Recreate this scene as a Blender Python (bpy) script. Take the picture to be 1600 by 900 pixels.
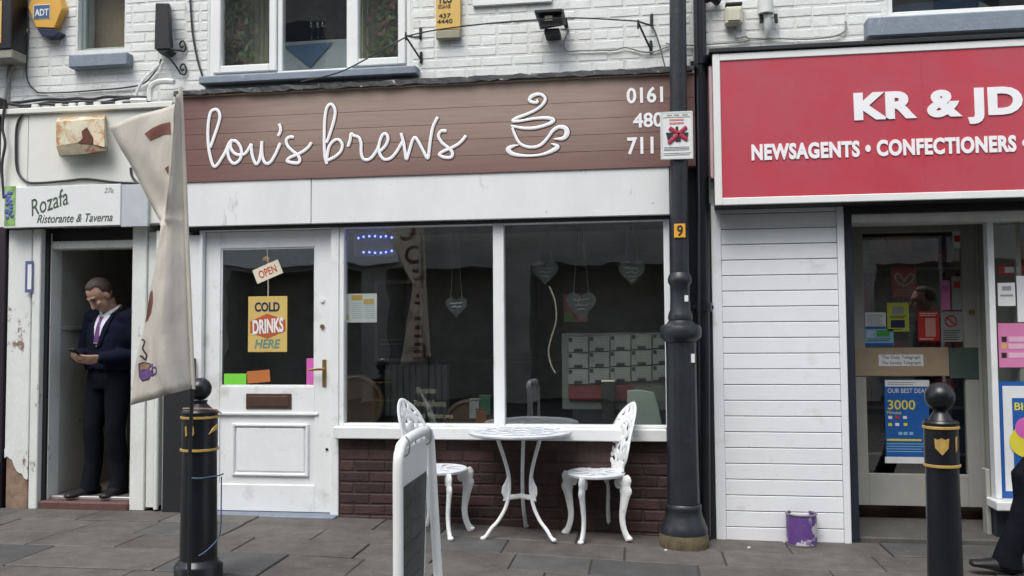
import bpy, bmesh, math, random
from mathutils import Vector, Matrix
from mathutils.bvhtree import BVHTree
random.seed(7)
scene = bpy.context.scene
for o in list(bpy.data.objects): bpy.data.objects.remove(o)
COL = scene.collection

# ------------------------------------------------------------------ camera
FPX = 1400.0                                   # focal length in pixels of a 1600 px wide frame
CAM = Vector((0.0, -6.2, 1.294))
AX = Vector((0.98964629, -0.0140795, -0.14283555))   # world X, Y, Z seen in camera axes (right, down, forward)
AY = Vector((0.14334638, 0.04693818, 0.98855886))
AZ = Vector((-0.00721398, -0.99879857, 0.04847044))
cam_d = bpy.data.cameras.new('camera'); cam_d.sensor_width = 36; cam_d.lens = FPX/1600*36
cam_d.clip_start = 0.05; cam_d.clip_end = 500
cam = bpy.data.objects.new('camera', cam_d); COL.objects.link(cam)
right = Vector((AX[0], AY[0], AZ[0])); up = -Vector((AX[1], AY[1], AZ[1])); fwd = Vector((AX[2], AY[2], AZ[2]))
m = Matrix((right, up, -fwd)).transposed().to_4x4(); m.translation = CAM
cam.matrix_world = m
scene.camera = cam

# ------------------------------------------------------------------ light
SUN_EL, SUN_AZ = 58, 200          # veiled sun high behind the photographer
world = bpy.data.worlds.new('World'); scene.world = world; world.use_nodes = True
wn = world.node_tree.nodes; wl = world.node_tree.links
bg = wn['Background']; sky = wn.new('ShaderNodeTexSky'); sky.sky_type = 'NISHITA'; sky.sun_disc = False
sky.sun_elevation = math.radians(SUN_EL); sky.sun_rotation = math.radians(SUN_AZ)
sky.air_density = 1.0; sky.dust_density = 3.0; sky.ozone_density = 1.0
hs = wn.new('ShaderNodeHueSaturation'); hs.inputs['Saturation'].default_value = 0.50
wl.new(sky.outputs[0], hs.inputs['Color']); wl.new(hs.outputs[0], bg.inputs['Color'])
bg.inputs['Strength'].default_value = 0.13
sd = bpy.data.lights.new('sun', 'SUN'); sd.energy = 0.9; sd.angle = math.radians(30); sd.color = (1.0, 0.985, 0.96)
sun = bpy.data.objects.new('sun', sd); COL.objects.link(sun)
az = math.radians(SUN_AZ); el = math.radians(SUN_EL)
sdir = Vector((math.sin(az)*math.cos(el), math.cos(az)*math.cos(el), math.sin(el)))
sun.rotation_euler = (-sdir).to_track_quat('-Z', 'Y').to_euler()
vs = scene.view_settings; vs.view_transform = 'Standard'; vs.look = 'None'; vs.gamma = 1; vs.use_curve_mapping = False
vs.exposure = 1.06
scene.cycles.max_bounces = 8; scene.cycles.transparent_max_bounces = 12

# ------------------------------------------------------------------ measuring helpers (a pixel of the photo on a given real plane)
def ray(px, py):
    return right*((px-800)/FPX) - up*((py-450)/FPX) + fwd
def F(px, py, Y=0.0):
    d = ray(px, py); return CAM + d*((Y-CAM.y)/d.y)
def gz(x):
    t = min(1, max(0, (x+2.8)/3.7)); return -0.1*t*t*(3-2*t)
def G(px, py, h=0.0):
    z = 0.0
    for _ in range(6):
        d = ray(px, py); p = CAM + d*((z+h-CAM.z)/d.z); z = gz(p.x)
    return p
def rect(x0, y0, x1, y1, Y):
    """X0, X1, Z0, Z1 of a picture rectangle on the plane Y (averaged over its sides)"""
    xm, ym = (x0+x1)/2, (y0+y1)/2
    return F(x0, ym, Y).x, F(x1, ym, Y).x, F(xm, y1, Y).z, F(xm, y0, Y).z

# ------------------------------------------------------------------ materials
MATS = {}
def mat(name, col, rough=0.6, var=0.12, scale=6.0, bump=0.0, bscale=40.0, metal=0.0, dirt_or_sheen=None, dscale=2.0, dlo=0.55, dhi=0.75,
        rnd=0.0, spec=0.5, stretch=(1, 1, 1), trans=0.0, local=False):
    if name in MATS: return MATS[name]
    m = bpy.data.materials.new(name); m.use_nodes = True; MATS[name] = m
    n = m.node_tree.nodes; l = m.node_tree.links; b = n['Principled BSDF']
    b.inputs['Roughness'].default_value = rough; b.inputs['Metallic'].default_value = metal
    b.inputs['Specular IOR Level'].default_value = spec
    c = (col[0], col[1], col[2], 1)
    if local:
        g = n.new('ShaderNodeTexCoord'); src = g.outputs['Object']
    else:
        g = n.new('ShaderNodeNewGeometry'); src = g.outputs['Position']
    mp = n.new('ShaderNodeMapping'); mp.inputs['Scale'].default_value = stretch; l.new(src, mp.inputs['Vector']); pos = mp.outputs[0]
    nz = n.new('ShaderNodeTexNoise'); nz.inputs['Scale'].default_value = scale; nz.inputs['Detail'].default_value = 8
    nz.inputs['Roughness'].default_value = 0.65
    l.new(pos, nz.inputs['Vector'])
    cr = n.new('ShaderNodeValToRGB'); cr.color_ramp.elements[0].position = 0.3; cr.color_ramp.elements[1].position = 0.7
    cr.color_ramp.elements[0].color = tuple(max(0, v*(1-var)) for v in c[:3])+(1,)
    cr.color_ramp.elements[1].color = tuple(min(1, v*(1+var)) for v in c[:3])+(1,)
    l.new(nz.outputs['Fac'], cr.inputs['Fac']); out = cr.outputs['Color']
    if rnd:
        oi = n.new('ShaderNodeObjectInfo'); mr = n.new('ShaderNodeMapRange')
        mr.inputs['To Min'].default_value = 1-rnd; mr.inputs['To Max'].default_value = 1+rnd
        l.new(oi.outputs['Random'], mr.inputs['Value'])
        mx = n.new('ShaderNodeMix'); mx.data_type = 'RGBA'; mx.blend_type = 'MULTIPLY'; mx.inputs['Factor'].default_value = 1
        l.new(out, mx.inputs['A']); l.new(mr.outputs[0], mx.inputs['B']); out = mx.outputs['Result']
    if dirt_or_sheen:
        d2 = n.new('ShaderNodeTexNoise'); d2.inputs['Scale'].default_value = dscale; d2.inputs['Detail'].default_value = 10
        d2.inputs['Roughness'].default_value = 0.7
        l.new(pos, d2.inputs['Vector'])
        dr = n.new('ShaderNodeMapRange'); dr.inputs['From Min'].default_value = dlo; dr.inputs['From Max'].default_value = dhi
        l.new(d2.outputs['Fac'], dr.inputs['Value'])
        mx = n.new('ShaderNodeMix'); mx.data_type = 'RGBA'; l.new(dr.outputs[0], mx.inputs['Factor'])
        l.new(out, mx.inputs['A']); mx.inputs['B'].default_value = (dirt_or_sheen[0], dirt_or_sheen[1], dirt_or_sheen[2], 1); out = mx.outputs['Result']
    l.new(out, b.inputs['Base Color'])
    if bump:
        nb = n.new('ShaderNodeTexNoise'); nb.inputs['Scale'].default_value = bscale; nb.inputs['Detail'].default_value = 6
        l.new(pos, nb.inputs['Vector'])
        bp = n.new('ShaderNodeBump'); bp.inputs['Strength'].default_value = bump; bp.inputs['Distance'].default_value = 0.01
        l.new(nb.outputs['Fac'], bp.inputs['Height']); l.new(bp.outputs[0], b.inputs['Normal'])
    if trans:
        tr = n.new('ShaderNodeBsdfTranslucent'); ms = n.new('ShaderNodeMixShader'); ms.inputs[0].default_value = trans
        l.new(out, tr.inputs['Color']); l.new(b.outputs[0], ms.inputs[1]); l.new(tr.outputs[0], ms.inputs[2])
        l.new(ms.outputs[0], n['Material Output'].inputs['Surface'])
    return m
def glass_mat(name='window_glass', r0=0.15, tint=(0.96, 0.98, 0.97)):
    if name in MATS: return MATS[name]
    m = bpy.data.materials.new(name); m.use_nodes = True; MATS[name] = m
    n = m.node_tree.nodes; l = m.node_tree.links; n.remove(n['Principled BSDF'])
    lw = n.new('ShaderNodeLayerWeight'); lw.inputs['Blend'].default_value = 0.5          # Schlick: same from both sides of the pane
    pw = n.new('ShaderNodeMath'); pw.operation = 'POWER'; pw.inputs[1].default_value = 5; l.new(lw.outputs['Facing'], pw.inputs[0])
    fr = n.new('ShaderNodeMapRange'); fr.inputs['To Min'].default_value = r0; l.new(pw.outputs[0], fr.inputs['Value'])
    t = n.new('ShaderNodeBsdfTransparent'); t.inputs['Color'].default_value = tint+(1,)
    gl = n.new('ShaderNodeBsdfGlossy'); gl.inputs['Roughness'].default_value = 0.01
    g = n.new('ShaderNodeNewGeometry'); nz = n.new('ShaderNodeTexNoise'); nz.inputs['Scale'].default_value = 1.6
    l.new(g.outputs['Position'], nz.inputs['Vector'])
    bp = n.new('ShaderNodeBump'); bp.inputs['Strength'].default_value = 0.12; bp.inputs['Distance'].default_value = 0.02
    l.new(nz.outputs['Fac'], bp.inputs['Height']); l.new(bp.outputs[0], gl.inputs['Normal'])
    ms = n.new('ShaderNodeMixShader'); l.new(fr.outputs[0], ms.inputs[0]); l.new(t.outputs[0], ms.inputs[1]); l.new(gl.outputs[0], ms.inputs[2])
    l.new(ms.outputs[0], n['Material Output'].inputs['Surface']); return m
def emit_mat(name, col, s):
    m = bpy.data.materials.new(name); m.use_nodes = True; MATS[name] = m
    b = m.node_tree.nodes['Principled BSDF']; b.inputs['Base Color'].default_value = col+(1,)
    b.inputs['Emission Color'].default_value = col+(1,); b.inputs['Emission Strength'].default_value = s; return m
def add_spots(m, scale, size, col, amt=.6):
    """small round flecks (chewing gum, paint chips) over a material's colour"""
    n = m.node_tree.nodes; l = m.node_tree.links; b = n['Principled BSDF']; src = b.inputs['Base Color'].links[0].from_socket
    g = n.new('ShaderNodeNewGeometry'); v = n.new('ShaderNodeTexVoronoi'); v.inputs['Scale'].default_value = scale; l.new(g.outputs['Position'], v.inputs['Vector'])
    lt_ = n.new('ShaderNodeMapRange'); lt_.inputs['From Min'].default_value = size; lt_.inputs['From Max'].default_value = size*.7; lt_.inputs['To Max'].default_value = amt
    l.new(v.outputs['Distance'], lt_.inputs['Value'])
    sp = n.new('ShaderNodeSeparateColor'); l.new(v.outputs['Color'], sp.inputs[0]); gt = n.new('ShaderNodeMath'); gt.operation = 'GREATER_THAN'; gt.inputs[1].default_value = .55; l.new(sp.outputs[0], gt.inputs[0])
    mu = n.new('ShaderNodeMath'); mu.operation = 'MULTIPLY'; l.new(lt_.outputs[0], mu.inputs[0]); l.new(gt.outputs[0], mu.inputs[1])
    mx = n.new('ShaderNodeMix'); mx.data_type = 'RGBA'; l.new(mu.outputs[0], mx.inputs['Factor']); l.new(src, mx.inputs['A']); mx.inputs['B'].default_value = col+(1,)
    l.new(mx.outputs['Result'], b.inputs['Base Color'])
def plain(name, col, rough=0.6, var=0.06, **k): return mat(name, col, rough, var, **k)

# ------------------------------------------------------------------ objects
OFF = {}
def link(o, parent, rootloc=None):
    COL.objects.link(o)
    if parent is not None: o.parent = parent
def tag(o, label=None, cat=None, group=None, kind=None):
    if label: o['label'] = label
    if cat: o['category'] = cat
    if group: o['group'] = group
    if kind: o['kind'] = kind
    return o
def thing(name, label, cat, loc=(0, 0, 0), group=None):
    o = bpy.data.objects.new(name, None); o.empty_display_size = 0.1; COL.objects.link(o); o.location = loc
    OFF[o] = Vector(loc); return tag(o, label, cat, group)
def part_empty(name, parent):
    o = bpy.data.objects.new(name, None); o.empty_display_size = 0.1; COL.objects.link(o); o.parent = parent; OFF[o] = OFF[parent]; return o
class MB:
    def __init__(s): s.v = []; s.f = []
    def add(s, vs, fs):
        k = len(s.v); s.v += [Vector(v) for v in vs]; s.f += [tuple(i+k for i in f) for f in fs]; return s
    def box(s, x0, x1, y0, y1, z0, z1):
        if x0 > x1: x0, x1 = x1, x0
        if y0 > y1: y0, y1 = y1, y0
        if z0 > z1: z0, z1 = z1, z0
        return s.add([(x0,y0,z0),(x1,y0,z0),(x1,y1,z0),(x0,y1,z0),(x0,y0,z1),(x1,y0,z1),(x1,y1,z1),(x0,y1,z1)],
              [(0,3,2,1),(4,5,6,7),(0,1,5,4),(1,2,6,5),(2,3,7,6),(3,0,4,7)])
    def prism(s, pts, d):
        """closed polygon of 3D points pushed along d"""
        n = len(pts); d = Vector(d); a = [Vector(p) for p in pts]; nn = Vector((0,0,0))
        for i in range(n): nn += a[i].cross(a[(i+1) % n])
        if nn.dot(d) < 0: a.reverse()
        return s.add(a+[p+d for p in a], [tuple(range(n-1, -1, -1)), tuple(range(n, 2*n))]+[(i, (i+1) % n, n+(i+1) % n, n+i) for i in range(n)])
    def tube(s, path, r, sides=8, flat=None, ref=None, cap=True, round_cap=False):
        """r: number or list (may be (a,b) pairs: a across in 'ref x tangent', b along ref)"""
        p = [Vector(q) for q in path]; n = len(p)
        rr = list(r) if isinstance(r, (list, tuple)) and len(r) == n else [r]*n
        rr = [q if isinstance(q, (tuple, list)) else (q, q*(flat or 1)) for q in rr]
        if round_cap:
            t0 = (p[0]-p[1]).normalized(); t1 = (p[-1]-p[-2]).normalized(); P = []; Q = []
            for k in (0.98, 0.8, 0.45):
                P.append(p[0]+t0*k*min(rr[0])); w = math.sqrt(1-k*k); Q.append((rr[0][0]*w, rr[0][1]*w))
            P2 = []; Q2 = []
            for k in (0.45, 0.8, 0.98):
                P2.append(p[-1]+t1*k*min(rr[-1])); w = math.sqrt(1-k*k); Q2.append((rr[-1][0]*w, rr[-1][1]*w))
            p = P+p+P2; rr = Q+rr+Q2; n = len(p)
        vs = []; fs = []; up_ = None
        for i in range(n):
            t = (p[min(i+1, n-1)]-p[max(i-1, 0)])
            t = t.normalized() if t.length > 1e-9 else Vector((0, 0, 1))
            if ref is not None: b = Vector(ref)
            else:
                b = up_ if up_ is not None else (Vector((0, 1, 0)) if abs(t.y) < 0.9 else Vector((1, 0, 0)))
            b = (b-t*b.dot(t)); b = b.normalized() if b.length > 1e-6 else t.orthogonal().normalized()
            a = b.cross(t); up_ = b
            for k in range(sides):
                w = 2*math.pi*k/sides; vs.append(p[i]+a*math.cos(w)*rr[i][0]+b*math.sin(w)*rr[i][1])
        for i in range(n-1):
            for k in range(sides):
                q = (k+1) % sides; fs.append((i*sides+k, i*sides+q, (i+1)*sides+q, (i+1)*sides+k))
        if cap: fs.append(tuple(range(sides-1, -1, -1))); fs.append(tuple((n-1)*sides+k for k in range(sides)))
        return s.add(vs, fs)
    def lathe(s, prof, c=(0, 0, 0), sides=28, rot=0.0):
        c = Vector(c); vs = []; fs = []; n = len(prof)
        for r, z in prof:
            for k in range(sides):
                w = 2*math.pi*k/sides+rot; vs.append(c+Vector((r*math.cos(w), r*math.sin(w), z)))
        for i in range(n-1):
            for k in range(sides):
                q = (k+1) % sides; fs.append((i*sides+k, i*sides+q, (i+1)*sides+q, (i+1)*sides+k))
        fs.append(tuple(range(sides-1, -1, -1))); fs.append(tuple((n-1)*sides+k for k in range(sides)))
        return s.add(vs, fs)
    def ball(s, c, r, seg=16, rings=10, M=None):
        c = Vector(c); r = Vector(r) if not isinstance(r, (int, float)) else Vector((r, r, r)); vs = []; fs = []
        for i in range(rings+1):
            th = math.pi*i/rings
            for k in range(seg):
                w = 2*math.pi*k/seg; q = Vector((r.x*math.sin(th)*math.cos(w), r.y*math.sin(th)*math.sin(w), r.z*math.cos(th)))
                vs.append(c+(M @ q if M is not None else q))
        for i in range(rings):
            for k in range(seg):
                q = (k+1) % seg; fs.append((i*seg+k, (i+1)*seg+k, (i+1)*seg+q, i*seg+q))
        return s.add(vs, fs)
    def build(s, name, m, parent=None, bevel=0.0, smooth=False, seg=1, weld=False, remesh=0.0):
        me = bpy.data.meshes.new(name); off = OFF.get(parent, Vector((0, 0, 0)))
        me.from_pydata([v-off for v in s.v], [], s.f)
        bm = bmesh.new(); bm.from_mesh(me)
        if weld or smooth: bmesh.ops.remove_doubles(bm, verts=bm.verts, dist=1e-5)
        bmesh.ops.recalc_face_normals(bm, faces=bm.faces) if weld else None
        if bevel:
            es = [e for e in bm.edges if len(e.link_faces) == 2 and e.calc_face_angle(0) > 0.6]
            bmesh.ops.bevel(bm, geom=es, offset=bevel, segments=seg, affect='EDGES', profile=0.5, clamp_overlap=True)
        bm.to_mesh(me); bm.free()
        if smooth:
            for p in me.polygons: p.use_smooth = True
        me.materials.append(m)
        o = bpy.data.objects.new(name, me); COL.objects.link(o)
        if remesh:
            md = o.modifiers.new('r', 'REMESH'); md.mode = 'VOXEL'; md.voxel_size = remesh; md.use_smooth_shade = True
            sm = o.modifiers.new('s', 'SMOOTH'); sm.iterations = 4; sm.factor = 0.5
            dg = bpy.context.evaluated_depsgraph_get(); dg.update()
            me2 = bpy.data.meshes.new_from_object(o.evaluated_get(dg)); o.modifiers.clear(); o.data = me2
            if not me2.materials: me2.materials.append(m)
            for p in me2.polygons: p.use_smooth = True
        if parent is not None: o.parent = parent; OFF[o] = off
        if smooth and not remesh: sharp_by_angle(o)
        return o
def sharp_by_angle(o, ang=0.7):
    bm = bmesh.new(); bm.from_mesh(o.data)
    for e in bm.edges: e.smooth = not (len(e.link_faces) == 2 and e.calc_face_angle(0) > ang)
    bm.to_mesh(o.data); bm.free()
def box(name, m, parent, x0, x1, y0, y1, z0, z1, bevel=0.003, **k):
    return MB().box(x0, x1, y0, y1, z0, z1).build(name, m, parent, bevel=bevel, **k)
def pbox(name, m, parent, px0, py0, px1, py1, Y0, Y1, bevel=0.003, **k):
    """box whose front face fills a picture rectangle at plane Y0 and runs back to Y1"""
    X0, X1, Z0, Z1 = rect(px0, py0, px1, py1, Y0)
    return box(name, m, parent, X0, X1, Y0, Y1, Z0, Z1, bevel, **k)
def smoothpath(pts, k=6):
    """Catmull-Rom through points of any dimension"""
    P = [Vector(p) for p in pts]; out = []
    for i in range(len(P)-1):
        a = P[max(i-1, 0)]; b = P[i]; c = P[i+1]; d = P[min(i+2, len(P)-1)]
        for j in range(k):
            t = j/k; out.append(0.5*((2*b)+(c-a)*t+(2*a-5*b+4*c-d)*t*t+(3*b-a-3*c+d)*t**3))
    out.append(P[-1]); return out
def cable(name, label, pts, Y, r=0.006, m=None, cat='cable', k=6, group=None):
    """cable along picture points; each point (px, py) or (px, py, Y)"""
    w = [F(p[0], p[1], p[2] if len(p) > 2 else Y) for p in pts]
    o = MB().tube(smoothpath(w, k), r, 7).build(name, m or M_cable, None, smooth=True)
    return tag(o, label, cat, group)
def text_mesh(s, bold=0.0, shear=0.0, ext=0.02, space=1.0):
    cu = bpy.data.curves.new('t', 'FONT'); cu.body = s; cu.offset = bold; cu.shear = shear; cu.extrude = ext; cu.space_character = space
    cu.resolution_u = 4
    o = bpy.data.objects.new('t', cu); COL.objects.link(o)
    dg = bpy.context.evaluated_depsgraph_get(); dg.update()
    me = bpy.data.meshes.new_from_object(o.evaluated_get(dg)); bpy.data.objects.remove(o); bpy.data.curves.remove(cu); return me
def text(name, s, X0, X1, Z0, Z1, Y, m, parent, bold=0.0, shear=0.0, th=0.003, rot=0.0, mirror=False, space=1.0, back=False):
    """lettering filling the rectangle, standing on the plane Y, facing -Y (or +Y)"""
    me = text_mesh(s, bold, shear, 0.02, space); vs = [v.co for v in me.vertices]
    x0 = min(v.x for v in vs); x1 = max(v.x for v in vs); y0 = min(v.y for v in vs); y1 = max(v.y for v in vs)
    cx, cz = (X0+X1)/2, (Z0+Z1)/2; off = OFF.get(parent, Vector((0, 0, 0))); c, sn = math.cos(rot), math.sin(rot)
    for v in me.vertices:
        a = (v.co.x-x0)/(x1-x0)*(X1-X0)+X0-cx; b = (v.co.y-y0)/(y1-y0)*(Z1-Z0)+Z0-cz
        a, b = a*c-b*sn, a*sn+b*c
        if back: a = -a
        v.co = Vector((cx+a, Y-(v.co.z+0.02)/0.04*th*(-1 if back else 1), cz+b))-off
    me.materials.clear(); me.materials.append(m); o = bpy.data.objects.new(name, me); COL.objects.link(o)
    if parent is not None: o.parent = parent; OFF[o] = off
    return o
def ptext(name, s, px0, py0, px1, py1, Y, m, parent, **k):
    return text(name, s, *rect(px0, py0, px1, py1, Y), Y, m, parent, **k)
def dup(root, loc, rotz=0.0):
    r = root.copy(); COL.objects.link(r); r.location = loc; r.rotation_euler = (0, 0, rotz)
    for ch in root.children:
        c = ch.copy(); COL.objects.link(c); c.parent = r
        for g in ch.children:
            d = g.copy(); COL.objects.link(d); d.parent = c
    return r
def place(name, me, parent, loc, scale=None, rot=None):
    o = bpy.data.objects.new(name, me); COL.objects.link(o); o.parent = parent
    o.location = Vector(loc)-OFF.get(parent, Vector((0, 0, 0)))
    if scale: o.scale = scale
    if rot: o.rotation_euler = rot
    return o
def frame_ring(mb, x0, x1, z0, z1, w, y0, y1, wb=None, wt=None):
    """four mitre-less bars of a rectangular frame"""
    wb = wb or w; wt = wt or w
    mb.box(x0, x0+w, y0, y1, z0, z1); mb.box(x1-w, x1, y0, y1, z0, z1)
    mb.box(x0+w, x1-w, y0+0.0015, y1, z0, z0+wb); mb.box(x0+w, x1-w, y0+0.0015, y1, z1-wt, z1); return mb

# shared materials
M_wall = mat('white_painted_brick', (0.70, 0.72, 0.70), 0.75, 0.05, 9, 0.30, 40, dirt_or_sheen=(0.36, 0.35, 0.31), dscale=4, dlo=0.55, dhi=0.80, rnd=0.03)
M_mortar = mat('white_painted_mortar', (0.67, 0.69, 0.66), 0.85, 0.08, 12, 0.4, 50, dirt_or_sheen=(0.30, 0.29, 0.25), dscale=5, dlo=0.56, dhi=0.74)
M_cable = plain('black_cable', (0.03, 0.03, 0.035), 0.5)
M_cable_w = mat('painted_cable', (0.30, 0.30, 0.28), 0.6, 0.2, 20)
M_white = mat('white_gloss_paint', (0.74, 0.76, 0.76), 0.35, 0.04, 5, 0.08, 30, dirt_or_sheen=(0.42, 0.41, 0.37), dscale=4, dlo=0.56, dhi=0.80)
M_wornwhite = mat('flaking_white_paint', (0.66, 0.68, 0.65), 0.55, 0.08, 6, 0.3, 45, dirt_or_sheen=(0.20, 0.17, 0.13), dscale=7, dlo=0.62, dhi=0.68, stretch=(1, 1, .55))
M_upvc = plain('white_upvc', (0.76, 0.78, 0.76), 0.3, 0.03)
M_sill = mat('slate_grey_paint', (0.20, 0.24, 0.29), 0.6, 0.12, 10, 0.3, 40, dirt_or_sheen=(0.42, 0.44, 0.45), dscale=14, dlo=0.62, dhi=0.7)
M_black = mat('black_gloss_paint', (0.008, 0.009, 0.012), 0.32, 0.2, 8, 0.1, 40, dirt_or_sheen=(0.025, 0.023, 0.02), dscale=6, dlo=0.6, dhi=0.8)
add_spots(M_black, 22, .10, (.05, .045, .04), .6)
M_blackmatt = plain('black_matt', (0.011, 0.012, 0.014), 0.6, 0.15)
M_iron = mat('wrought_iron_black', (0.018, 0.018, 0.022), 0.5, 0.2)
M_glass = glass_mat()
M_dark = plain('dark_void', (0.01, 0.01, 0.012), 0.8)
M_gold = mat('gold_paint', (0.52, 0.34, 0.10), 0.4, 0.2, 30, metal=0.2)
M_brass = mat('brass', (0.45, 0.33, 0.16), 0.35, 0.2, 30, metal=0.9)
M_letter = plain('white_lettering', (0.86, 0.87, 0.88), 0.4, 0.02)
M_redbrick = mat('dark_red_painted_brick', (0.044, 0.021, 0.018), 0.7, 0.25, 14, 0.5, 60, rnd=0.45, dirt_or_sheen=(0.08, 0.055, 0.046), dscale=6, dlo=0.6, dhi=0.8)
M_redmortar = mat('dark_brown_mortar', (0.046, 0.033, 0.029), 0.85, 0.2, 20, 0.4, 60)

# ================================================================== the setting
M_slab = mat('stone_paving_slab', (0.094, 0.088, 0.079), 0.75, 0.28, 9, 0.4, 55, rnd=0.16, dirt_or_sheen=(0.055, 0.052, 0.047), dscale=3, dlo=0.48, dhi=0.72)
M_slab_d = mat('dark_stone_paving_slab', (0.074, 0.074, 0.073), 0.7, 0.22, 7, 0.35, 55, rnd=0.15, dirt_or_sheen=(0.05, 0.048, 0.045), dscale=3, dlo=0.5, dhi=0.75)
add_spots(M_slab, 7, .10, (.17, .165, .155)); add_spots(M_slab_d, 8, .10, (.15, .15, .145))
M_joint = mat('dirt_joint', (0.050, 0.045, 0.037), 0.95, 0.3, 30, 0.4, 60, dirt_or_sheen=(0.04, 0.055, 0.02), dscale=4, dlo=0.6, dhi=0.7)
M_road = mat('asphalt', (0.05, 0.05, 0.052), 0.9, 0.25, 30, 0.6, 120)
M_kerb = mat('kerb_granite', (0.17, 0.165, 0.155), 0.8, 0.2, 20, 0.4, 80, rnd=0.15)
def grid_sheet(name, m, x0, x1, y0, y1, dz, kind='structure'):
    xs = [x0, -2.8] + [-2.8+3.7*i/12 for i in range(1, 13)] + [x1]; mb = MB(); vs = []; fs = []
    for x in xs: vs += [(x, y0, gz(x)+dz), (x, y1, gz(x)+dz)]
    for i in range(len(xs)-1): fs.append((2*i, 2*i+2, 2*i+3, 2*i+1))
    mb.add(vs, fs); o = mb.build(name, m); o['kind'] = kind; return o
KERB_Y = -3.05
road = grid_sheet('road', M_road, -60, 60, -60, KERB_Y, -0.125)
pave = grid_sheet('pavement', M_joint, -9, 7.5, KERB_Y, 1.2, -0.012)
for x in range(-9, 7):                                     # kerb stones along the pavement edge
    a, b = x+0.004, x+0.996
    mb = MB(); mb.add([(a, KERB_Y-0.14, gz(a)-.2), (b, KERB_Y-0.14, gz(b)-.2), (b, KERB_Y-.002, gz(b)-.2), (a, KERB_Y-.002, gz(a)-.2),
                       (a, KERB_Y-0.13, gz(a)), (b, KERB_Y-0.13, gz(b)), (b, KERB_Y-.002, gz(b)), (a, KERB_Y-.002, gz(a))],
                      [(0,3,2,1),(4,5,6,7),(0,1,5,4),(1,2,6,5),(2,3,7,6),(3,0,4,7)])
    if x == -9: kerb = mb.build('kerb', M_kerb, bevel=0.012); kerb['kind'] = 'structure'
    else: mb.build('kerb_stone', M_kerb, kerb, bevel=0.012)
rs = random.Random(3)
def slab(xa, xb, ya, yb, m):
    g = 0.0045; j = rs.uniform(-0.003, 0.003); t = [rs.uniform(-.002, .002) for _ in range(4)]
    xa += g; xb -= g; ya += g; yb -= g
    v = [(xa, ya, gz(xa)+j+t[0]), (xb, ya, gz(xb)+j+t[1]), (xb, yb, gz(xb)+j+t[2]), (xa, yb, gz(xa)+j+t[3])]
    MB().add([(p[0], p[1], p[2]-.03) for p in v]+v, [(0,3,2,1),(4,5,6,7),(0,1,5,4),(1,2,6,5),(2,3,7,6),(3,0,4,7)]).build('slab', m, pave, bevel=0.005)
rows = [-.005, -0.36, -0.72, -1.08, -1.55, -2.1, -2.6, KERB_Y+.01]
for r in range(len(rows)-1):
    x = -8.9+rs.uniform(0, .5)
    while x < 6.6:
        w = rs.choice([0.46, 0.6, 0.62, 0.75, 0.9])
        slab(x, x+w, rows[r+1], rows[r], M_slab_d if rs.random() < 0.14 else M_slab); x += w

# ---- terrace across the street (what the shop glass mirrors)
M_oppbrick = mat('far_brown_brick', (0.33, 0.31, 0.28), 0.85, 0.3, 3, 0.3, 30)
OY = -11.5
opp = thing('brick_terrace', 'brown brick terrace across the street, mirrored in the shop glass', 'building', (-2, OY-1, -.1))
mbx = MB(); mbx.box(-16, 12, OY-6, OY, 2.6, 8.8)
xs = [-16, -13.2, -12.7, -9.7, -9.2, -6.4, -5.7, -3.4, -2.8, 0.2, .8, 3.6, 4.1, 7, 7.5, 11.4, 12]
for i in range(0, len(xs)-1, 2): mbx.box(xs[i], xs[i]+.6, OY-6, OY, -.12, 2.6)
mbx.box(-16, 12, OY-6, OY-1.2, -.12, 2.6)
mbx.build('wall', M_oppbrick, opp)
f0, f1, fz0, fz1 = rect(340, 330, 622, 414, -OY)
box('fascia', plain('far_grey_fascia', (0.8, 0.82, 0.82), 0.6), opp, f0, f1, OY-.02, OY+.15, fz0, fz1)
for i in range(8):
    x = -14.2+i*3.3; box('window', plain('far_dark_window', (0.02, 0.024, 0.03), 0.15), opp, x, x+1.1, OY-.1, OY+.03, 3.7, 5.2); box('window', MATS['far_dark_window'], opp, x, x+1.1, OY-.1, OY+.03, 6.3, 7.8)
mbx = MB(); mbx.prism([(-16.2, OY+.3, 8.8), (-16.2, OY-6.3, 8.8), (-16.2, OY-3, 10.6)], (28.4, 0, 0)); mbx.build('unseen_roof', plain('far_slate', (0.07, 0.075, 0.085), 0.7, .2), opp)

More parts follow.
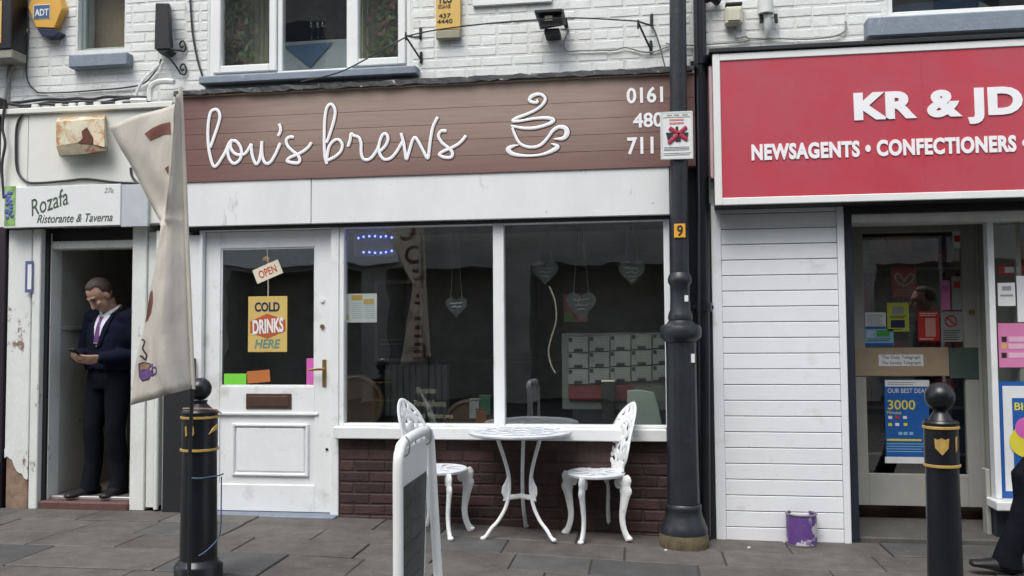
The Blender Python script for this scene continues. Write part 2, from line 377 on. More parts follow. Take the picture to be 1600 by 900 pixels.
# ------------------------------------------------------------------ brickwork
BR = {}
def brick_mesh(L, H, m, var, D=0.03):
    key = (round(L, 2), round(H, 3), m.name, var)
    if key not in BR:
        q = random.Random(hash((key[0], key[1], var)) & 0xffff); L = key[0]; mb = MB(); mb.box(-L/2, L/2, 0, D, -H/2, H/2)
        for v in mb.v:
            if v.y == 0: v.x += q.uniform(-.002, .002); v.z += q.uniform(-.002, .002); v.y += q.uniform(-.0008, .001)
        o = mb.build('brick', m, None, bevel=0.006); me = o.data; bpy.data.objects.remove(o); BR[key] = me
    return BR[key]
def brick_wall(parent, x0, x1, z0, z1, Y, m, holes=(), pitch=0.225, H=0.075, bond='mixed', zfloor=None, seed=1, start=0.0):
    q = random.Random(seed); z = z0; row = 0
    while z < z1-0.01:
        header = bond == 'mixed' and row % 4 == 1
        w = pitch/2 if header else pitch
        x = x0-start-(0 if row % 2 else w/2)
        zc = z+H/2; spans = [(x0, x1)]
        for a, b, c, d in holes:
            if c < zc < d:
                ns = []
                for s, e in spans:
                    if b <= s or a >= e: ns.append((s, e)); continue
                    if a > s: ns.append((s, a))
                    if b < e: ns.append((b, e))
                spans = ns
        while x < x1:
            for s, e in spans:
                a = max(x, s); b = min(x+w, e)
                if b-a > 0.03 and (zfloor is None or zc > zfloor(a)):
                    L = b-a-0.010
                    place('brick', brick_mesh(L, H-0.010, m, q.randrange(3)), parent, ((a+b)/2, Y+q.uniform(-.001, .001), zc))
            x += w
        z += H; row += 1

ZW0 = 2.95                                                     # where the painted brick starts above the shop signs
# ================================================================== the cafe
XL = F(288, 300).x; XM = F(1088, 300).x; XR = 4.6
cafe = thing('cafe_shop', 'white painted brick cafe with half glazed white door and wide shop window', 'shop', (-1.0, 0.05, 0))
# upstairs triple window rectangle
uw = rect(328, -60, 642, 116, 0.0)
flash_top = F(685, 120).z
uwall = part_empty('upper_wall', cafe)
def wall_with_holes(name, m, parent, x0, x1, z0, z1, y0, y1, holes):
    mb = MB(); xs = sorted({x0, x1, *[h[0] for h in holes], *[h[1] for h in holes]}); xs = [x for x in xs if x0 <= x <= x1]
    for a, b in zip(xs[:-1], xs[1:]):
        cuts = [(h[2], h[3]) for h in holes if h[0] < (a+b)/2 < h[1]]; z = z0
        for c, d in sorted(cuts):
            if c > z: mb.box(a, b, y0, y1, z, c)
            z = max(z, d)
        if z < z1: mb.box(a, b, y0, y1, z, z1)
    return mb.build(name, m, parent)
TOP = 5.6
wall_with_holes('mortar_bed', M_mortar, uwall, XL, XM, ZW0-.2, TOP, 0.0, 0.25, [(uw[0], uw[1], uw[2], uw[3])])
sill_top = uw[2]
brick_wall(uwall, XL, XM, ZW0, 4.05, -0.0032, M_wall, [(uw[0]-.01, uw[1]+.01, uw[2]-.09, uw[3])], seed=5)
# triple casement
tw = part_empty('casement_window', cafe)
X0, X1, Z0, Z1 = uw
xa = F(437, 60).x; xb = F(545, 60).x
mb = MB(); frame_ring(mb, X0, X1, Z0, Z1, 0.035, 0.0, 0.07)
mb.box(xa-.018, xa+.018, 0.003, .07, Z0+.035, Z1-.035); mb.box(xb-.018, xb+.018, .003, .07, Z0+.035, Z1-.035)
mb.build('frame', M_upvc, tw, bevel=0.004)
for a, b in ((X0+.037, xa-.02), (xb+.02, X1-.037)):
    mb = MB(); frame_ring(mb, a, b, Z0+.037, Z1-.037, 0.055, -0.018, 0.05); mb.build('sash', M_upvc, tw, bevel=0.006)
for a, b, w in ((X0+.09, xa-.072, 0), (xa+.018, xb-.018, 1), (xb+.072, X1-.09, 0)):
    box('pane', M_glass, tw, a, b, 0.022, 0.028, Z0+.035+(0 if w else .055), Z1-.09, 0)
s0, s1, sz0, sz1 = rect(312, 121, 652, 137, -0.08)
box('sill', M_sill, tw, s0, s1, -0.10, 0.05, Z0-.062, Z0-.004, 0.008)
# things seen through the upstairs window: curtains, table with blue cloth
room_later = (X0, X1, Z0)
# flashing: a lumpy strip of lead
M_lead = mat('old_lead_flashing', (0.045, 0.047, 0.05), 0.7, 0.4, 25, 0.6, 40, dirt_or_sheen=(0.55, 0.55, 0.52), dscale=16, dlo=0.60, dhi=0.66)
zs = F(685, 129, -.13).z; mb = MB(); n = 70; rl = random.Random(11); vs = []; fs = []
for i in range(n+1):
    x = XL-.02+(XM-.0-XL)*i/n; j = rl.uniform(-.007, .007)
    vs += [(x, 0.0, zs+.055+rl.uniform(-.006, .006)), (x, -.07, zs+.05+j), (x, -.135+rl.uniform(-.004, .004), zs+.030+j), (x, -.138+rl.uniform(-.004, .004), zs+rl.uniform(-.012, .005)), (x, -.1, zs-.012), (x, 0.0, zs-.012)]
for i in range(n):
    for k in range(5): fs.append((i*6+k, i*6+k+1, i*6+7+k, i*6+6+k))
    fs.append((i*6+5, i*6, i*6+6, i*6+11))
mb.add(vs, fs); mb.build('lead_flashing', M_lead, cafe)
M_batten = mat('weathered_batten', (0.42, 0.36, 0.27), .8, .2, 20, .3, 40)
sgT, sgB = F(685, 131, -.1).z, F(685, 272, -.1).z
box('batten', M_batten, cafe, XL+.01, XM-.01, -.118, 0.0, sgT, zs-.013, .002)
# white fascia boards
fz0, fz1 = F(700, 344, -.09).z, F(700, 271, -.09).z
xj = F(486, 320, -.09).x; xe = F(1046, 300, -.09).x
M_fascia = mat('white_fascia_paint', (0.72, 0.74, 0.74), 0.45, 0.07, 3, 0.15, 12, dirt_or_sheen=(0.36, 0.35, 0.32), dscale=6, dlo=0.60, dhi=0.74, stretch=(1, 1, .35))
add_spots(M_fascia, 11, .07, (.22, .21, .2), .7)
box('fascia_board', M_fascia, cafe, XL+.01, xj-.002, -.09, 0.06, fz0, fz1, .004)
box('fascia_board', M_fascia, cafe, xj+.002, xe, -.088, 0.06, fz0, fz1, .004)
box('fascia_shadow_strip', M_blackmatt, cafe, XL+.01, xe, -.055, .05, fz0-.016, fz0-.001, .002)  # black strip painted in as the shadow along the fascia's lower edge
box('shadow_black_soffit', M_blackmatt, cafe, XL, XM, .121, .35, fz0-.05, fz0-.017, .0)  # coloured black to carry the shade behind the fascia
# door
dz1 = F(420, 361, .03).z; dz0 = F(420, 799, .03).z
dx0, dx1 = F(320, 580, .03).x, F(519, 580, .03).x
door = part_empty('door', cafe); YD = 0.03
gx0, gx1, gz0_, gz1_ = rect(344, 387, 492, 604, YD)
mz = F(420, 646, YD).z
mb = MB(); mb.box(dx0, gx0, YD, YD+.045, dz0, dz1); mb.box(gx1, dx1, YD, YD+.045, dz0, dz1)
mb.box(gx0, gx1, YD+.001, YD+.045, gz1_, dz1); mb.box(gx0, gx1, YD+.001, YD+.045, mz, gz0_); mb.box(gx0, gx1, YD+.001, YD+.045, dz0, dz0+.19)
mb.build('stile_and_rail', M_white, door, bevel=.003)
box('panel_bed', M_white, door, gx0, gx1, YD+.012, YD+.035, dz0+.19, mz, 0)
px0, px1, pz0, pz1 = rect(362, 662, 482, 744, YD)
mb = MB(); frame_ring(mb, px0, px1, pz0, pz1, .022, YD-.008, YD+.02); mb.build('panel_moulding', M_white, door, bevel=.006)
box('raised_panel', M_white, door, px0+.03, px1-.03, YD+.002, YD+.02, pz0+.03, pz1-.03, .008)
box('weather_rail', M_white, door, gx0-.03, gx1+.03, YD-.012, YD, mz-.012, mz+.008, .004)
box('pane', M_glass, door, gx0, gx1, YD+.02, YD+.026, gz0_, gz1_, 0)
mb = MB(); frame_ring(mb, gx0, gx1, gz0_, gz1_, .012, YD+.008, YD+.02); mb.build('glazing_bead', M_white, door, bevel=.003)
M_bronze = mat('brown_letterbox', (0.10, 0.06, 0.045), .45, .2, 30, metal=.4)
pb = pbox('letterbox', M_bronze, door, 384, 615, 455, 639, YD-.008, YD, .003)
X0, X1, Z0, Z1 = rect(389, 619, 450, 635, YD-.011); box('letterbox_flap', M_bronze, door, X0, X1, YD-.014, YD-.0085, Z0, Z1, .002)
hx, hz = F(507, 583, YD).x, F(507, 583, YD).z
box('handle_plate', M_brass, door, hx-.016, hx+.016, YD-.007, YD, hz-.10, hz+.10, .004)
mb = MB(); mb.tube([(hx, YD-.007, hz+.03), (hx, YD-.05, hz+.03), (hx-.03, YD-.055, hz+.03), (hx-.10, YD-.05, hz+.025)], [.009, .009, .010, .008], 8, round_cap=True); mb.build('handle', M_brass, door, smooth=True)
for py in (469, 510):
    c = F(504, py, YD); mb = MB(); mb.tube([(c.x, YD, c.z), (c.x, YD-.012, c.z)], .016, 12); mb.build('lock', M_brass if py > 480 else M_white, door, smooth=True)
c = F(511, 702, YD); mb = MB(); mb.tube([(c.x, YD, c.z), (c.x, YD-.006, c.z)], .010, 10); mb.build('keyhole', M_blackmatt, door, smooth=True)
# door frame
fx0 = F(299, 580, 0).x; fx1 = F(530, 580, 0).x
mb = MB(); mb.box(F(311, 580, 0).x, dx0-.003, -.015, .12, dz0-.03, fz0-.018); mb.box(dx1+.003, fx1, -.015, .12, dz0-.03, fz0-.018)
mb.box(dx0-.003, dx1+.003, -.013, .12, dz1+.003, fz0-.018); mb.build('door_frame', M_white, cafe, bevel=.004)
box('jamb_board', M_white, cafe, F(285, 580, 0).x, F(310, 580, 0).x, .005, .12, 0, fz0-.05, .004)
box('threshold', mat('worn_blue_grey_paint', (0.16, 0.19, 0.24), .6, .15, 12, .2, 40, dirt_or_sheen=(.3, .3, .3), dscale=10, dlo=.62, dhi=.7), cafe, dx0-.06, fx1, -.10, .10, -.02, dz0-.004, .008)
# shop window
win = part_empty('shop_window', cafe)
wx0, wx1 = fx1+.002, F(1048, 500, 0).x
wz0 = F(780, 668, -.02).z; wz1 = fz0-.018; mx0, mx1 = F(771, 520, -.01).x, F(788, 520, -.01).x
mb = MB(); mb.box(wx0, wx0+.035, -.01, .07, wz0, wz1); mb.box(wx1-.04, wx1, -.01, .07, wz0, wz1); mb.box(mx0, mx1, -.012, .07, wz0, wz1)
mb.box(wx0+.035, mx0, -.008, .07, wz1-.012, wz1); mb.box(mx1, wx1-.04, -.008, .07, wz1-.012, wz1)
mb.box(wx0+.035, mx0, -.008, .07, wz0, wz0+.02); mb.box(mx1, wx1-.04, -.008, .07, wz0, wz0+.02)
mb.build('frame', M_white, win, bevel=.004)
box('pane', M_glass, win, wx0+.03, mx0+.005, .028, .034, wz0+.015, wz1-.01, 0)
box('pane', M_glass, win, mx1-.005, wx1-.035, .028, .034, wz0+.015, wz1-.01, 0)
sz0 = F(780, 688, -.07).z
box('sill', M_white, win, wx0-.02, F(1042, 680, -.07).x, -.075, .08, sz0, wz0, .006)
# brick stall riser below the window
riser = part_empty('stall_riser', cafe)
box('mortar_bed', M_redmortar, riser, fx1+.001, XM, 0.0, .22, -.15, sz0-.004, 0)
brick_wall(riser, fx1+.003, XM, sz0-.008-9*.0765, sz0-.008, -.006, M_redbrick, H=.0765, bond='stretcher', zfloor=lambda x: gz(x)-.03, seed=9)
box('end_pilaster', M_black, cafe, wx1+.001, XM, -.004, .2, sz0+.02, fz1, .003)
# party wall / room
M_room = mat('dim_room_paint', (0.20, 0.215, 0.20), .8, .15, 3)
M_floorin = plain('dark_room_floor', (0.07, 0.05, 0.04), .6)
rx0, rx1, rz = XL-.05, XM+.1, fz0-.02
def room(parent, x0, x1, y0, y1, z0, z1, m, mf):
    box('back_wall', m, parent, x0, x1, y1, y1+.05, z0, z1, 0)
    box('side_wall', m, parent, x0-.05, x0, y0, y1+.05, z0, z1, 0)
    box('side_wall', m, parent, x1, x1+.05, y0, y1+.05, z0, z1, 0)
    box('ceiling', m, parent, x0-.05, x1+.05, y0, y1+.05, z1, z1+.05, 0)
    box('room_floor', mf, parent, x0-.05, x1+.05, y0, y1+.05, z0-.05, z0, 0)
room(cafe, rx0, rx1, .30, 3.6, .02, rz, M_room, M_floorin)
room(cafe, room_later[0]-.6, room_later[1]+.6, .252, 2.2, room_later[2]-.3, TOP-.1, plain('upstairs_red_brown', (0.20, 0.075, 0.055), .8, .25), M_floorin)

# unseen roofs and back walls, added to keep the sun out of the rooms
M_unseen_roofs = plain('unseen_slate_roof', (.08, .085, .095), .7, .2)
def mass(parent, x0, x1):
    MB().prism([(x0, -.12, TOP+.001), (x0, 8.2, TOP+.001), (x0, 4.0, TOP+2.6)], (x1-x0, 0, 0)).build('unseen_roof', M_unseen_roofs, parent)
    box('unseen_rear_wall', M_oppbrick, parent, x0, x1, 7.9, 8.0, -.1, TOP, 0)
mass(cafe, XL+.001, XM-.001)
# ---- cafe sign
M_plank = bpy.data.materials.new('printed_brown_plank'); M_plank.use_nodes = True
n = M_plank.node_tree.nodes; l = M_plank.node_tree.links; b = n['Principled BSDF']; b.inputs['Roughness'].default_value = .45
g = n.new('ShaderNodeNewGeometry'); sep = n.new('ShaderNodeSeparateXYZ'); l.new(g.outputs['Position'], sep.inputs[0])
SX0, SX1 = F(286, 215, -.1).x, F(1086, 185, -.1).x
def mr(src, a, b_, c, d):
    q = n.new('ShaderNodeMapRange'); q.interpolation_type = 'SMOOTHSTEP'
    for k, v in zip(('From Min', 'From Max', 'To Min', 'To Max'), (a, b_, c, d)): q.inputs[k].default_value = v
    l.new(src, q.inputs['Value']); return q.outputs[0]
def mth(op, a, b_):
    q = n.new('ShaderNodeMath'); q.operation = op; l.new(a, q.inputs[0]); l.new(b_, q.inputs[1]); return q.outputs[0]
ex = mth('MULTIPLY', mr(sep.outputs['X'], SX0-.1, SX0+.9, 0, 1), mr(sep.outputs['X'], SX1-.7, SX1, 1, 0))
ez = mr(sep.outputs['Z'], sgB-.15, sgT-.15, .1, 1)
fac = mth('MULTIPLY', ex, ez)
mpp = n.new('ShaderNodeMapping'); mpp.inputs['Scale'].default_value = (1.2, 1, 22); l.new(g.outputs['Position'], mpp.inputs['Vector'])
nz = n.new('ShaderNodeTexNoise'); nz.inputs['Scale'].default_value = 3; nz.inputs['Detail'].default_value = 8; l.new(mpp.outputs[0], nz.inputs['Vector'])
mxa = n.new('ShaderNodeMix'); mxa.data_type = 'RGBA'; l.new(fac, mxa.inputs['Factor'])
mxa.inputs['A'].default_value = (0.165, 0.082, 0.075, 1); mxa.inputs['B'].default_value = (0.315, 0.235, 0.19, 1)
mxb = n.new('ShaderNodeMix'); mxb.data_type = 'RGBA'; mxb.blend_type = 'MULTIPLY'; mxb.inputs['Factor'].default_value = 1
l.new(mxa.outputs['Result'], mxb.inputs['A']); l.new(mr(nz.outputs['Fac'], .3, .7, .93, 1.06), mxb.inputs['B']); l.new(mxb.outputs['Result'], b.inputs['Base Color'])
MATS['printed_brown_plank'] = M_plank
sign = thing('cafe_sign', 'brown plank cafe sign with white handwritten lettering and steaming cup', 'sign', (-1.4, -.1, sgB))
mb = MB(); mb.box(SX0, SX1, -.09, -.002, sgB, sgT); mb.build('backing_board', plain('sign_backing_brown', (.13, .085, .07)), sign)
zz = [sgB+(sgT-sgB)*t for t in (0, .19, .37, .545, .725, 1)]
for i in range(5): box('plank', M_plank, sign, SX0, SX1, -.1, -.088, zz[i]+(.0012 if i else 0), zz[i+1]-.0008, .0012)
M_outl = plain('dark_brown_outline', (0.075, 0.035, 0.030), .5)
YS = -.1
def stroke(name, pts, ox, oy, sc, w, parent, outline=True):
    pp = [Vector((F(ox+p[0]/sc, oy+p[1]/sc, YS).x, F(ox+p[0]/sc, oy+p[1]/sc, YS).z, (p[2] if len(p) > 2 else w)/sc/226)) for p in pts]
    sm = smoothpath(pp, 5)
    path = [(q[0], YS-.002, q[1]) for q in sm]; rr = [(max(.0025, q[2]/2*1.06), .0028) for q in sm]
    o = MB().tube(path, rr, 8, ref=(0, 1, 0), round_cap=True).build(name, M_letter, parent, smooth=True)
    if outline:
        path = [(q[0]+.003, YS-.0005, q[1]-.003) for q in sm]; rr = [(max(.0025, q[2]/2)+.006, .0018) for q in sm]
        MB().tube(path, rr, 8, ref=(0, 1, 0), round_cap=True).build('outline', M_outl, o, smooth=True)
T1 = (310, 150, 7.5); T2 = (490, 140, 6.923); T3 = (610, 140, 6.923); T4 = (780, 135, 7.5)
stroke('letter_l', [(140,605),(185,480),(235,330),(253,240),(235,178),(195,158),(145,190),(120,300),(112,440),(118,580),(138,700),(165,795),(192,828),(228,800),(280,720),(320,650),(350,575),(378,530)], *T1, 37, sign)
stroke('letter_o', [(378,525),(440,530),(490,590),(507,660),(490,740),(440,788),(400,785),(360,730),(345,650),(355,580),(380,540),(378,590),(395,640),(435,680),(490,692),(550,675),(595,610),(620,565)], *T1, 37, sign)
stroke('letter_u', [(618,565),(625,650),(645,740),(678,798),(712,760),(735,650),(745,530),(743,600),(748,690),(770,765),(805,795),(850,770),(900,690),(940,600),(960,555)], *T1, 37, sign)
stroke('apostrophe', [(947,330),(965,385),(955,435),(935,468)], *T1, 37, sign)
stroke('letter_s', [(1118,487),(1070,482),(1030,520),(1050,590),(1110,650),(1165,695),(1190,745),(1170,785),(1110,785),(1042,765),(1070,725),(1150,690),(1230,650),(1290,600),(1325,548)], *T1, 37, sign)
stroke('letter_b', [(142,575),(190,440),(228,300),(230,210),(188,158),(143,200),(122,320),(116,480),(116,600),(122,720),(135,770),(143,805)], *T2, 33, sign)
stroke('letter_b', [(140,775),(150,700),(170,615),(220,555),(270,542),(310,590),(298,660),(250,715),(185,752),(148,768)], *T2, 33, sign)
stroke('letter_r', [(372,618),(395,550),(407,480),(440,500),(490,520),(513,580),(515,680),(535,745),(575,762),(630,735),(685,655),(705,610)], *T2, 33, sign)
stroke('letter_e', [(722,665),(775,612),(805,540),(790,485),(757,482),(727,530),(705,620),(720,705),(765,755),(830,745),(890,685),(935,610),(965,560)], *T2, 33, sign)
stroke('letter_w', [(115,475),(140,560),(160,680),(175,755),(205,660),(240,550),(270,520),(310,575),(360,670),(405,745),(420,650),(437,520),(462,400),(510,300)], *T3, 33, sign)
stroke('letter_s', [(605,450),(550,450),(520,500),(555,570),(625,630),(670,680),(660,730),(590,735),(530,705),(570,670),(640,640),(720,600),(780,550),(815,500)], *T3, 33, sign)
stroke('cup_steam', [(440,155,18),(448,185,34),(405,190,36),(355,165,38),(385,115,44),(470,92,38),(535,130,34),(525,195,34),(450,265,32),(330,325,34),(210,370,38),(160,408,36),(260,405,30),(400,380,32),(540,370,36),(625,385,44),(625,415,44),(560,450,36),(420,487,36),(280,490,34),(140,462,24)], *T4, 30, sign)
stroke('cup_body', [(155,485,28),(185,570,32),(240,665,34),(330,710,34),(430,710,34),(510,670,36),(570,600,34),(630,520,38),(700,477,42),(775,490,52),(795,550,58),(750,610,44),(645,618,18)], *T4, 30, sign)
stroke('saucer', [(225,688,12),(140,710,42),(105,745,54),(170,795,44),(330,815,28),(500,800,30),(630,750,46),(685,705,46),(610,672,12)], *T4, 30, sign)
for s, x0, y0, x1, y1 in (('0161', 979, 136, 1036, 161), ('480', 989, 176, 1036, 199), ('7111', 980, 214, 1037, 241)):
    ptext('phone_number', s, x0, y0, x1, y1, YS-.001, M_letter, sign, bold=.024, th=.003)

# ================================================================== restaurant entrance (left)
XN = F(10, 500).x                      # left end of the white front
ent = thing('restaurant_entrance', 'flaking white restaurant doorway with open door left of the cafe', 'doorway', (-4.2, .1, 0))
lw = part_empty('upper_wall', ent)
nw = rect(122, -60, 195, 77, 0.0)
ledge = F(115, 168, -.12).z
wall_with_holes('mortar_bed', M_mortar, lw, -6.0, XL-.001, 2.6, TOP, .001, .25, [nw])
brick_wall(lw, F(-25, 80).x, XL-.002, ledge-.02, 4.2, -.0022, M_wall, [(nw[0]-.005, nw[1]+.005, nw[2]-.02, nw[3])], seed=15)
nwin = part_empty('sash_window', ent)
X0, X1, Z0, Z1 = nw
mb = MB(); frame_ring(mb, X0, X1, Z0, Z1, .03, .05, .11); mb.build('frame', mat('dark_green_white_paint', (.26, .32, .30), .5, .1), nwin, bevel=.004)
box('pane', M_glass, nwin, X0+.03, X1-.03, .075, .08, Z0+.03, Z1-.03, 0)
box('blind', plain('tan_blind', (0.26, 0.20, 0.13), .8, .25, stretch=(1, 1, .2)), nwin, X0+.02, X1-.02, .2, .215, Z0, Z1, 0)
s = rect(108, 84, 200, 104, -.07); box('sill', M_sill, nwin, s[0], s[1], -.08, .05, s[2], s[3], .008)
# fascia box above the door
rx = F(228, 230, -.1).x; z0_ = F(115, 290, -.1).z; z1_ = F(115, 176, -.1).z
M_cream = mat('cream_painted_board', (0.70, 0.71, 0.65), .5, .05, 4, .1, 20, dirt_or_sheen=(.42, .33, .2), dscale=5, dlo=.66, dhi=.8)
xs_ = F(44, 230, -.1).x
box('fascia_board', M_cream, ent, XN, xs_-.002, -.1, .02, z0_-.3, z1_, .004); box('fascia_board', M_cream, ent, xs_+.001, XL-.03, -.1, .02, z0_-.3, z1_, .004)
box('capping', M_cream, ent, XN-.02, XL-.03, -.13, .0, z1_+.001, z1_+.045, .006)
# jambs and door opening
ox0, ox1 = F(72, 600, 0).x, F(206, 600, 0).x; ztop = F(135, 388, 0).z; zh = F(135, 356, -.02).z
M_render = mat('flaking_render', (0.66, 0.68, 0.66), .6, .06, 5, .4, 30, dirt_or_sheen=(.21, .14, .10), dscale=4.5, dlo=.60, dhi=.64, stretch=(1, 1, .6))
# left pillar: the foot of it has lost its paint
pxa, pxb = F(9, 600, -.03).x, F(46, 600, -.03).x
zbreak = F(28, 712, -.03).z
box('pillar', M_render, ent, pxa, pxb, -.03, .2, zbreak, zh-.002, .006)
M_bare = mat('bare_brown_render', (0.24, 0.165, 0.115), .9, .3, 14, .6, 30, dirt_or_sheen=(.42, .41, .38), dscale=6, dlo=.60, dhi=.64)
box('pillar_base', M_bare, ent, pxa+.004, pxb-.002, -.02, .2, -.02, zbreak-.001, .01)
rl = random.Random(4)                     # torn lower edge of the paint
pts = [(pxa, zbreak+.05), (pxb, zbreak+.05), (pxb, zbreak-.17)]; k = 9
for i in range(k+1):
    t = i/k; pts.append((pxb-.008-(pxb-pxa-.01)*t, zbreak-.16*(1-t)+rl.uniform(-.03, .025)))
MB().prism([(p[0], -.021, p[1]) for p in pts], (0, -.010, 0)).build('paint_edge', M_render, ent)
jx0, jx1 = F(47, 600, -.05).x, F(60, 600, -.05).x
box('outer_jamb', M_wornwhite, ent, jx0, jx1, -.05, .15, .0, zh-.002, .006)
box('dark_gap', M_blackmatt, ent, jx1+.001, jx1+.03, .0, .15, .02, zh, .0)
box('inner_jamb', M_wornwhite, ent, jx1+.031, ox0+.01, .02, .15, .03, zh-.03, .006)
box('head', M_wornwhite, ent, ox0+.011, ox1, .02, .15, ztop, ztop+.06, .006)
box('transom_gap', M_dark, ent, jx1+.001, ox1+.03, .03, .16, ztop+.061, zh-.001, 0)
box('right_jamb', M_wornwhite, ent, ox1+.001, F(229, 600, 0).x, -.02, .15, .0, zh+.05, .006)
box('pilaster', M_wornwhite, ent, F(229, 600, 0).x+.002, F(243, 600, 0).x, -.005, .15, .02, fz0-.02, .006)
mb = MB(); c = F(247, 600, -.03); mb.tube([(c.x, -.04, .02), (c.x, -.04, fz0-.02)], .018, 10); mb.build('waste_pipe', M_wornwhite, ent, smooth=True)
box('recess_board', M_white, ent, F(252, 600, 0).x, F(286, 600, 0).x-.002, .02, .12, .0, fz0-.02, .004)
# sign panel zone right of the sign
# passage behind the door
px_r = ox1+.9
M_pass = mat('passage_wall_paint', (0.50, 0.52, 0.48), .6, .06, 4, .1, 20, dirt_or_sheen=(.22, .2, .17), dscale=5, dlo=.64, dhi=.72)
xl_ = ox0-.02
box('passage_wall', M_pass, ent, xl_-.08, xl_, .151, 1.8, .03, 2.6, 0)
box('dado_rail', M_pass, ent, xl_, xl_+.018, .155, 1.75, 1.33, 1.36, .004)
for yy in (.17, .62, 1.1): box('panel_batten', M_pass, ent, xl_+.0, xl_+.010, yy, yy+.06, .05, 1.325, .003)
box('passage_wall', mat('dark_brown_passage', (.10, .075, .055), .8, .2), ent, ox1+.02, ox1+.1, .151, 1.8, .03, 2.6, 0)
box('passage_ceiling', M_pass, ent, xl_-.08, ox1+.1, .151, 1.8, 2.45, 2.5, 0)
box('passage_back', MATS['dark_brown_passage'], ent, xl_-.08, ox1+.1, 1.8, 1.85, .03, 2.6, 0)
M_wood = mat('brown_stair_wood', (0.16, 0.085, 0.045), .5, .3, 8, .2, 30, stretch=(.3, 3, 3))
box('passage_floor', plain('passage_lino', (.12, .10, .09), .6, .2), ent, xl_, ox1+.02, .10, 1.8, .0, .078, 0)
for i in range(5): box('stair', M_wood, ent, xl_+.30, ox1+.019, .62+.24*i, 1.79, .079+.185*i, .079+.185*(i+1)-.001, .01)
box('doorstep', mat('worn_red_step', (.10, .045, .04), .7, .25, 12, .3, 40), ent, jx1+.01, ox1, -.04, .10, -.02, .06, .012)
box('threshold_strip', plain('aluminium_strip', (.6, .6, .6), .35, metal=.8), ent, ox0+.03, ox1, .04, .09, .060, .085, .004)
mass(ent, -9.0, XL-.001); box('unseen_end_wall', M_oppbrick, ent, -9.0, -8.9, .3, 7.9, -.1, TOP, 0); box('far_wall', M_mortar, ent, -9.0, -6.01, .0, .25, -.1, TOP, 0)  # roof, rear and end wall are unseen, added to block sunlight
# neighbouring dark shopfront at far left
nb_ = thing('neighbour_shopfront', 'dark purple painted shopfront pilaster at the far left edge', 'shopfront', (-5.2, 0, 0))
M_aub = mat('aubergine_paint', (0.022, 0.014, 0.024), .4, .2)
box('pilaster', M_aub, nb_, -5.5, XN-.003, -.02, .2, 0, 2.95, .006); box('plinth', M_aub, nb_, -5.52, XN-.006, -.05, -.02, 0, .35, .006)
box('fascia', M_aub, nb_, -6.2, XN-.02, -.1, .0, 2.95, 3.1, .006)

# ================================================================== newsagent (right)
news = thing('newsagent_shop', 'newsagent shop with white boarded front and recessed grey door', 'shop', (2.0, .05, -.1))
rw = part_empty('upper_wall', news)
rwn = rect(1385, -70, 1760, 27, 0.0); rwn = (rwn[0], rwn[1], F(1480, 22).z, rwn[3])
NS = -.22                                                    # face of the red sign box
nsT = F(1360, 82, NS).z; nsB = F(1360, 305, NS).z
wall_with_holes('mortar_bed', M_mortar, rw, XM+.001, XR, 2.0, TOP, .002, .25, [rwn])
brick_wall(rw, XM+.002, F(1640, 60).x, nsT-.12, 4.05, -.0012, M_wall, [(rwn[0]-.01, rwn[1]+.01, rwn[2]-.02, rwn[3])], seed=25)
cw = part_empty('casement_window', news); X0, X1, Z0, Z1 = rwn
mb = MB(); frame_ring(mb, X0, X1, Z0, Z1, .04, .02, .09); mb.build('frame', M_upvc, cw, bevel=.004)
box('pane', M_glass, cw, X0+.04, X1-.04, .05, .056, Z0+.04, Z1-.04, 0)
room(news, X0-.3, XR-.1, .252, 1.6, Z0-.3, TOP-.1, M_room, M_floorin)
s = rect(1355, 30, 1740, 62, -.09); box('sill', M_sill, cw, s[0], XR, -.1, .05, F(1480, 52, -.09).z, F(1480, 24, -.05).z, .01)
# boarded panel
bx0, bx1 = F(1131, 600, -.02).x, F(1313, 600, -.02).x; bzt = F(1220, 319, -.02).z
boards = part_empty('boarding', news)
M_board = mat('white_tongue_and_groove', (0.76, 0.78, 0.80), .4, .03, 5, .06, 30, rnd=.03, dirt_or_sheen=(.5, .49, .46), dscale=5, dlo=.58, dhi=.85)
add_spots(M_board, 9, .05, (.35, .34, .32), .5)
zb0 = -.125; nbd = 21; pit = (bzt-zb0)/(nbd+.6)
box('backing', plain('board_groove', (.16, .16, .16), .8), boards, bx0, bx1, -.008, .1, zb0, bzt, 0)
for i in range(nbd+1):
    z = bzt-pit*(i+.55) if i else bzt-pit*.55
    a = max(zb0, bzt-pit*(i+.55)); b_ = bzt-pit*(i-.45) if i else bzt
    box('board', M_board, boards, bx0, bx1, -.022, -.008, a+.0025, b_-.0025, .003)
tx0 = F(1115, 600, -.03).x
box('corner_trim', M_board, news, tx0, bx0-.001, -.03, .1, zb0, bzt, .004)
box('end_trim', M_board, news, bx1+.001, F(1325, 600, -.04).x, -.04, .3, zb0-.01, bzt, .004)
# dark reveal and recess
RY = .62; ex0 = F(1325, 600, -.04).x+.001
M_navy = mat('blue_black_paint', (0.012, 0.015, 0.026), .45, .2)
box('reveal', M_navy, news, ex0, ex0+.055, -.015, RY, -.12, bzt, .004)
box('head_beam', M_blackmatt, news, ex0, XR, -.05, .12, F(1450, 331, -.05).z, nsB+.02, .0)
box('recess_ceiling', M_blackmatt, news, ex0, XR, .12, 1.0, F(1450, 334, RY).z+.03, F(1450, 334, RY).z+.08, 0)
box('recess_step', mat('dark_worn_concrete', (.075, .072, .066), .85, .25, 10, .4, 50), news, ex0+.05, XR, .05, RY+.1, -.14, -.075, .01)
